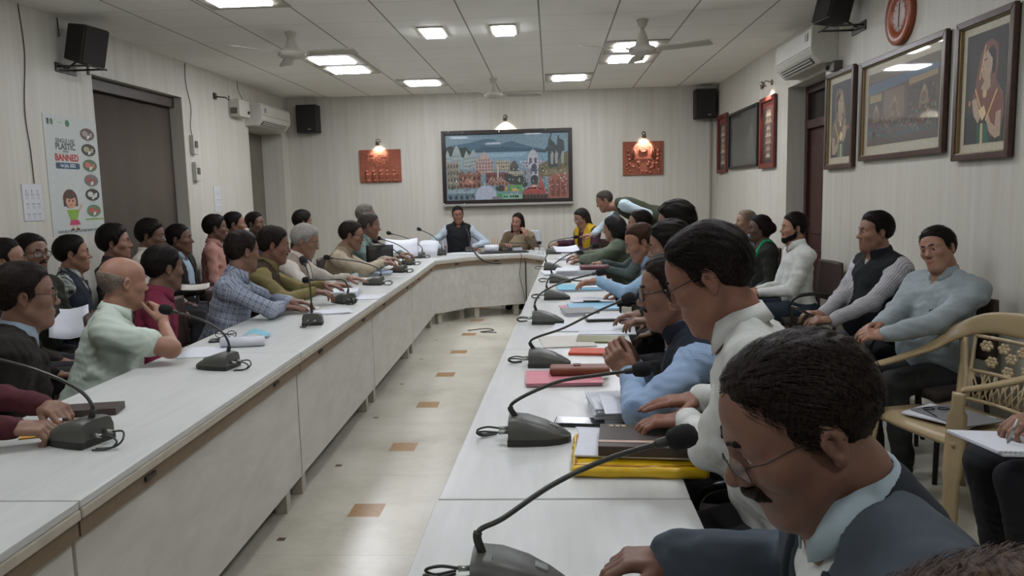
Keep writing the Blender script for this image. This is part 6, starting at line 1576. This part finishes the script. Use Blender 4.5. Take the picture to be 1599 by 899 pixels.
# head table
p = onz(768, 394, TT); t = thing('tissue_roll', 'white roll on the head table between the two chiefs', 'roll', (p[0], p[1]-.02, TT)); MB().tube([(p[0]-.09, p[1], TT+.05), (p[0]+.09, p[1], TT+.05)], .05, 18).build('paper', WP, t); MB().tube([(p[0]-.092, p[1], TT+.05), (p[0]+.092, p[1], TT+.05)], .018, 12).build('core', mat('card_brown', '#6b5640', .8), t)
p = at(773, 386, 10.05); t = thing('pen_stand', 'small golden pen stand on the head table', 'pen stand', (p[0], p[1], TT)); MB().bx(p[0]-.05, p[0]+.05, p[1]-.03, p[1]+.03, TT, TT+.07).build('box', mat('golden_card', '#a07b3c', .5), t, bevel=.004)
for q in (-.03, 0, .03): MB().tube([(p[0]+q, p[1], TT+.05), (p[0]+q*1.3, p[1], TT+.17)], .005, 6).build('pencil', mat('pencil_orange', '#b8803a', .5), t)
slab('desk_pad', 'long black desk pad on the head table', 'pad', 0, 0, .62, .26, 12, .012, blk, xy=(-.62, 9.78)); slab('paper_sheet', 'white papers before the man in the black waistcoat', 'paper', 0, 0, .30, .22, 10, .006, WP, xy=(-1.14, 9.75))
stack('dark box of papers before the woman in the saree', 800, 391.3, .24, .16, 10, .05, blk)
gls = mat('water_glass', '#e6eef0', .05, var=0, alpha=.18)
for k, (px, l) in enumerate(((838, 'left one of the two water glasses at the right corner of the head table'), (846, 'right one of the two water glasses at the right corner of the head table'))):
    p = onz(px, 397, TT); t = thing('water_glass', l, 'glass', (p[0], p[1], TT), group='water glasses'); MB().lathe([(.0, .004), (.021, .004), (.026, .085), (.028, .085), (.023, .0), (.0, .0)], (p[0], p[1], TT), seg=18).build('tumbler', gls, t); MB().lathe([(.0, .005), (.0205, .006), (.0235, .05), (0, .05)], (p[0], p[1], TT), seg=18).build('water', gls, t)
# right row
pinkv = mat('pink_vinyl', '#c0707c', .4); p = onz(878, 594, TT)
t = thing('file_folder', 'pink transparent file on the right row under the brown pouch', 'file', (p[0], p[1], TT)); MB().box((p[0], p[1], TT+.008), (.29, .20, .010), rot('z', 2)).build('papers', mat('pink_paper', '#c58f96', .8), t); MB().box((p[0]+.005, p[1], TT+.016), (.30, .215, .003), rot('z', 2)).build('cover', pinkv, t, bevel=.001)
p = onz(905, 582, TT+.02); t = thing('leather_pouch', 'brown leather pouch lying on the pink file', 'pouch', (p[0], p[1], TT+.018)); lea = mat('tan_leather', '#6b3a22', .5, bump=.3)
st = [('u', p_box(Fr((p[0], p[1], TT+.034)), (0, 0, 0), (.12, .045, .016), .012), 0)]; F_ = Field(st, .004); q_ = F_.mesh(); link_mesh('body', *q_, lea, t)
MB().box((p[0]-.01, p[1]+.01, TT+.052), (.03, .035, .004)).build('strap', mat('dark_leather', '#46271a', .5), t, bevel=.002)
slab('file_folder', 'orange red file on the right row before the clasped hands', 'file', 918, 551, .17, .12, -8, .012, mat('orange_card', '#b5472c', .6))
slab('paper_sheet', 'white papers on the right row beside the orange red file', 'paper', 885, 534, .26, .28, 6, .006, WP2); slab('magazine', 'olive green magazine under white sheets before the clasped hands', 'magazine', 938, 531, .24, .16, -6, .008, mat('olive_print', '#6a6a3c', .5)); slab('paper_sheet', 'white sheet beyond the olive green magazine', 'paper', 948, 517, .30, .22, -4, .004, WP)
p = onz(948, 498, TT); t = thing('tablet', 'tablet with a white page in a black case on the right row', 'tablet', (p[0], p[1], TT)); MB().box((p[0], p[1], TT+.010), (.26, .20, .012), rot('z', 3)).build('case', blk, t, bevel=.004); MB().box((p[0], p[1], TT+.0175), (.235, .175, .002), rot('z', 3)).build('screen', mat('screen_white', '#c3c6c9', .3, var=0), t)
stack('grey document wallet on the right row beside the tablet', 905, 489, .20, .22, 8, .016, mat('wallet_grey', '#6d6d6a', .5)); slab('paper_sheet', 'white papers fanned beneath the tablet', 'paper', 912, 512, .34, .24, -5, .005, WP)
stack('pale blue file with white sheets on the right row, near a pen', 925, 481, .30, .26, 4, .012, mat('cover_blue', '#6fa3bd', .5)); slab('paper_sheet', 'white sheet carrying a pen on the right row', 'paper', 925, 468, .28, .22, 2, .003, WP, z=TT+.017); slab('note_pad', 'pink sheet on the right row beside the pale blue file', 'paper', 888, 479, .12, .10, 10, .003, mat('pink_paper2', '#c08a96', .7))
a_, b_ = onz(911, 470, TT+.025), onz(936, 470, TT+.025); t = thing('pen', 'black pen on the white sheets of the right row', 'pen', a_); MB().tube([a_, b_], .006, 8).build('barrel', blk, t); MB().tube([b_, b_+(b_-a_)*.15], .004, 8).build('tip', plug, t)
stack('sky blue file under the hand of the man in sky blue', 905, 451, .34, .34, 2, .014, mat('cover_sky', '#5aa6c0', .5)); slab('paper_sheet', 'white sheet on the sky blue file', 'paper', 925, 446, .26, .26, 0, .004, WP, z=TT+.020)
p = onz(913, 446, TT+.025); t = thing('spectacles', 'spectacles lying on the sky blue file', 'glasses', p); m = MB()
for s in (-1, 1): m.tube([(p[0]+s*.033+.024*math.cos(q), p[1]+.02*math.sin(q), TT+.030) for q in np.linspace(0, 6.28, 14)], .0025, 6)
m.build('rims', gm_, t); MB().tube([(p[0]+.057, p[1], TT+.030), (p[0]+.06, p[1]+.12, TT+.030)], .0025, 6).build('temple', gm_, t)
stack('tall stack of white files on the right row before the young man in profile', 905, 428, .42, .30, 0, .05); stack('white papers on the aisle side of the tall stack', 868, 428, .24, .30, 6, .02)
slab('notebook', 'red edged notebook under the hands of the young man in profile', 'notebook', 928, 418, .26, .20, 0, .02, mat('maroon_cover', '#5c2a30', .6), z=TT+.06)
stack('white papers before the woman in grey green', 890, 405, .26, .34, 0, .03); stack('files before the woman in purple on the corner table', 890, 393, .30, .30, 10, .05, mat('cover_dun', '#77705a', .6))
held('paper_sheet', 'white paper pointed at by the standing man', 'paper', at(885, 388, 8.75), .30, .13, -58, 24, .002, WP, .02)
stack('bundle of white papers before the man in the white shirt', 980, 645, .24, .22, 5, .050); slab('paper_sheet', 'upper white sheet under the hands of the man in the white shirt', 'paper', 1000, 634, .25, .17, 4, .003, WP, z=TT+.053, curl=.02); slab('paper_sheet', 'loose white sheet sticking out beneath the bundle at the right row', 'paper', 955, 662, .24, .20, 8, .002, WP)
p = onz(905, 662, TT); tag(MB().box((p[0], p[1], TT+.007), (.16, .075, .012), rot('z', -8)).build('phone', mat('phone_black', '#16161a', .15), bevel=.004), 'black phone on the right row beside a microphone and the yellow folder', 'phone')
p = np3((.225, 2.075, TT)); t = thing('zip_folder', 'yellow zip folder on the right row under the brown diary', 'folder', (p[0], p[1], TT)); ym = mat('yellow_vinyl', '#c9a414', .3)
Mf = Fr((p[0], p[1], TT+.015), rot('z', -3)); F_ = Field([('u', p_box(Mf, (0, 0, 0), (.178, .150, .0145), .012), 0), folds(3, .0020, .06)], .005); link_mesh('pouch', *F_.mesh(), ym, t)
MB().tube([Mf.w(q) for q in ((-.17, -.13, .0145), (0, -.136, .0145), (.17, -.13, .0145))], .0035, 6).tube([Mf.w(q) for q in ((-.165, -.12, .0145), (-.165, .12, .0145))], .0035, 6).build('zip', mat('amber_zip', '#a8700f', .4), t)
z1 = TT+.034; slab('paper_sheet', 'white printed sheets sticking out under the brown diary', 'paper', 0, 0, .31, .20, -6, .006, WP, z=z1, xy=(.215, 2.085))
p = np3((.250, 2.075)); t = thing('diary', 'brown diary with a pale band on the yellow folder', 'notebook', (p[0], p[1], z1+.008)); Rz = rot('z', -5); c0 = np3((p[0], p[1], z1+.008))
for nm, sz, dz, m_ in (('cover', (.255, .200, .004), .002, mat('diary_brown', '#3d332d', .55)), ('pages', (.248, .193, .020), .014, WP2), ('cover', (.255, .200, .004), .026, mat('diary_brown', '#3d332d', .55)), ('spine', (.256, .006, .026), .014, mat('diary_brown', '#3d332d', .55))): MB().box(c0+Rz@np3((0, -.098 if nm == 'spine' else 0, dz)), sz, Rz).build(nm, m_, t, bevel=.0015)
MB().box(c0+Rz@np3((0, -.060, .0286)), (.255, .018, .0016), Rz).build('band', mat('pale_band', '#a98f80', .5), t)
k = MB()
for q in (-.095, -.077, -.060): k.box(c0+Rz@np3((q, .080, .0286)), (.012, .012, .0014), Rz)
k.build('gold_print', mat('gold_print', '#b9ad8a', .4), t)
# on the plastic chair, in laps, on the right side
pc = np3((PC[0]-.03, PC[1]+.0))
slab('paper_sheet', 'white papers on the seat of the plastic chair', 'paper', 0, 0, .24, .30, 35, .010, WP, z=.445, xy=pc); slab('clipboard', 'grey clipboard on the papers of the plastic chair', 'clipboard', 0, 0, .22, .30, 20, .006, mat('board_grey', '#77797b', .4), z=.457, xy=pc+[.02, -.03])
p = np3((*pc, .467)); t = thing('spectacles', 'spectacles on the clipboard of the plastic chair', 'glasses', p); m = MB()
for s in (-1, 1): m.tube([(p[0]+s*.033-.03+.024*math.cos(q), p[1]+.05+.02*math.sin(q), .470) for q in np.linspace(0, 6.28, 14)], .0025, 6)
m.build('rims', gm_, t)
for s in (-1, 1): MB().tube([(p[0]-.03+s*.057, p[1]+.05, .470), (p[0]-.03+s*.055, p[1]-.07, .468)], .0022, 6).build('temple', gm_, t)
W6 = np3(PE['V6']['arms'][-1][2]); p = at(1568, 690, 2.45); t = thing('notebook', 'spiral notebook with white pages on the knee at the right edge', 'notebook', p)
R_ = rot('z', 12) @ rot('y', 6); MB().box(p, (.24, .22, .008), R_).box(p+np3((.012, -.006, -.008)), (.24, .22, .006), R_).build('pages', WP, t)
k = MB()
for q in range(14): k.tube([p+R_@np3((-.11+.017*q+.005*math.cos(w_), -.11+.006*math.cos(w_), .006*math.sin(w_))) for w_ in np.linspace(0, 6.28, 8)], .001, 4)
k.build('spiral', plug, t)
a_ = at(1590, 655, 2.40); t = thing('pen', 'silver pen in the hand at the right edge', 'pen', a_); MB().tube([a_, at(1574, 690, 2.42)], .005, 8).build('barrel', plug, t); MB().tube([at(1574, 690, 2.42), at(1571, 696, 2.42)], .002, 6).build('tip', blk, t)
c = PE['V4']; p = (c['arms'][-1][2]+c['arms'][1][2])/2+np3((-.13, 0, .03)); t = thing('phone', 'dark phone held by the man in the black waistcoat by the right wall', 'phone', p); R_ = rot('z', 10) @ rot('y', 28); MB().box(p, (.15, .075, .009), R_).build('body', blk, t, bevel=.003); MB().box(p+R_@np3((0, 0, .0052)), (.14, .068, .001), R_).build('screen', mat('screen_grey', '#8f9499', .15, var=0), t)
for k_, a_ in (('V5', -1), ('R5', 1)):
    S_, E_, W_w, d_, n_, sp_ = PE[k_]['arms'][a_]; e = unit(W_w-E_)
    o = MB().lathe([(.030, -.009), (.033, -.008), (.033, .008), (.030, .009)], W_w-e*.012, e, 18).build('wristwatch', plug, PE[k_]['root'])
t = thing('water_bottle', 'small clear bottle with a green cap on the floor beyond the plastic chair', 'bottle', (2.12, 3.98, 0)); MB().lathe([(0, 0), (.032, .002), (.034, .02), (.034, .16), (.028, .19), (.013, .215), (.013, .235), (0, .235)], (2.12, 3.98, 0), seg=16).build('body', mat('bottle_clear', '#cfd8d4', .1, var=0, alpha=.3), t); MB().lathe([(0, .228), (.016, .228), (.016, .262), (0, .264)], (2.12, 3.98, 0), seg=16).build('cap', mat('green_cap', '#1f7a4c', .4), t)
# cables
def cb(pts, label, r=.004): return cable('microphone_cable', pts, label, r, 'cable', mlow)
cb([(-.99, 9.86, TT+.012), (-.93, 9.42, TT+.012), (-.90, 9.27, TT+.004), (-.86, 9.22, .735), (-.80, 9.225, .70), (-.70, 9.245, .675), (-.62, 9.27, .67)], 'thick black cable hanging over the front of the head table', .010)
cb([(-.40, 9.75, TT+.005), (-.385, 9.47, TT+.005), (-.375, 9.44, .73), (-.40, 9.44, .5), (-.36, 9.45, .3), (-.345, 9.47, .16)], 'thin wire hanging down the front panel of the head table')
cable('floor_wire', [(-.95, 8.4, .006), (-.75, 8.5, .006), (-.66, 8.38, .006), (-.80, 8.30, .006), (-.62, 8.25, .006)], 'loose wire lying on the floor before the head table', .005)
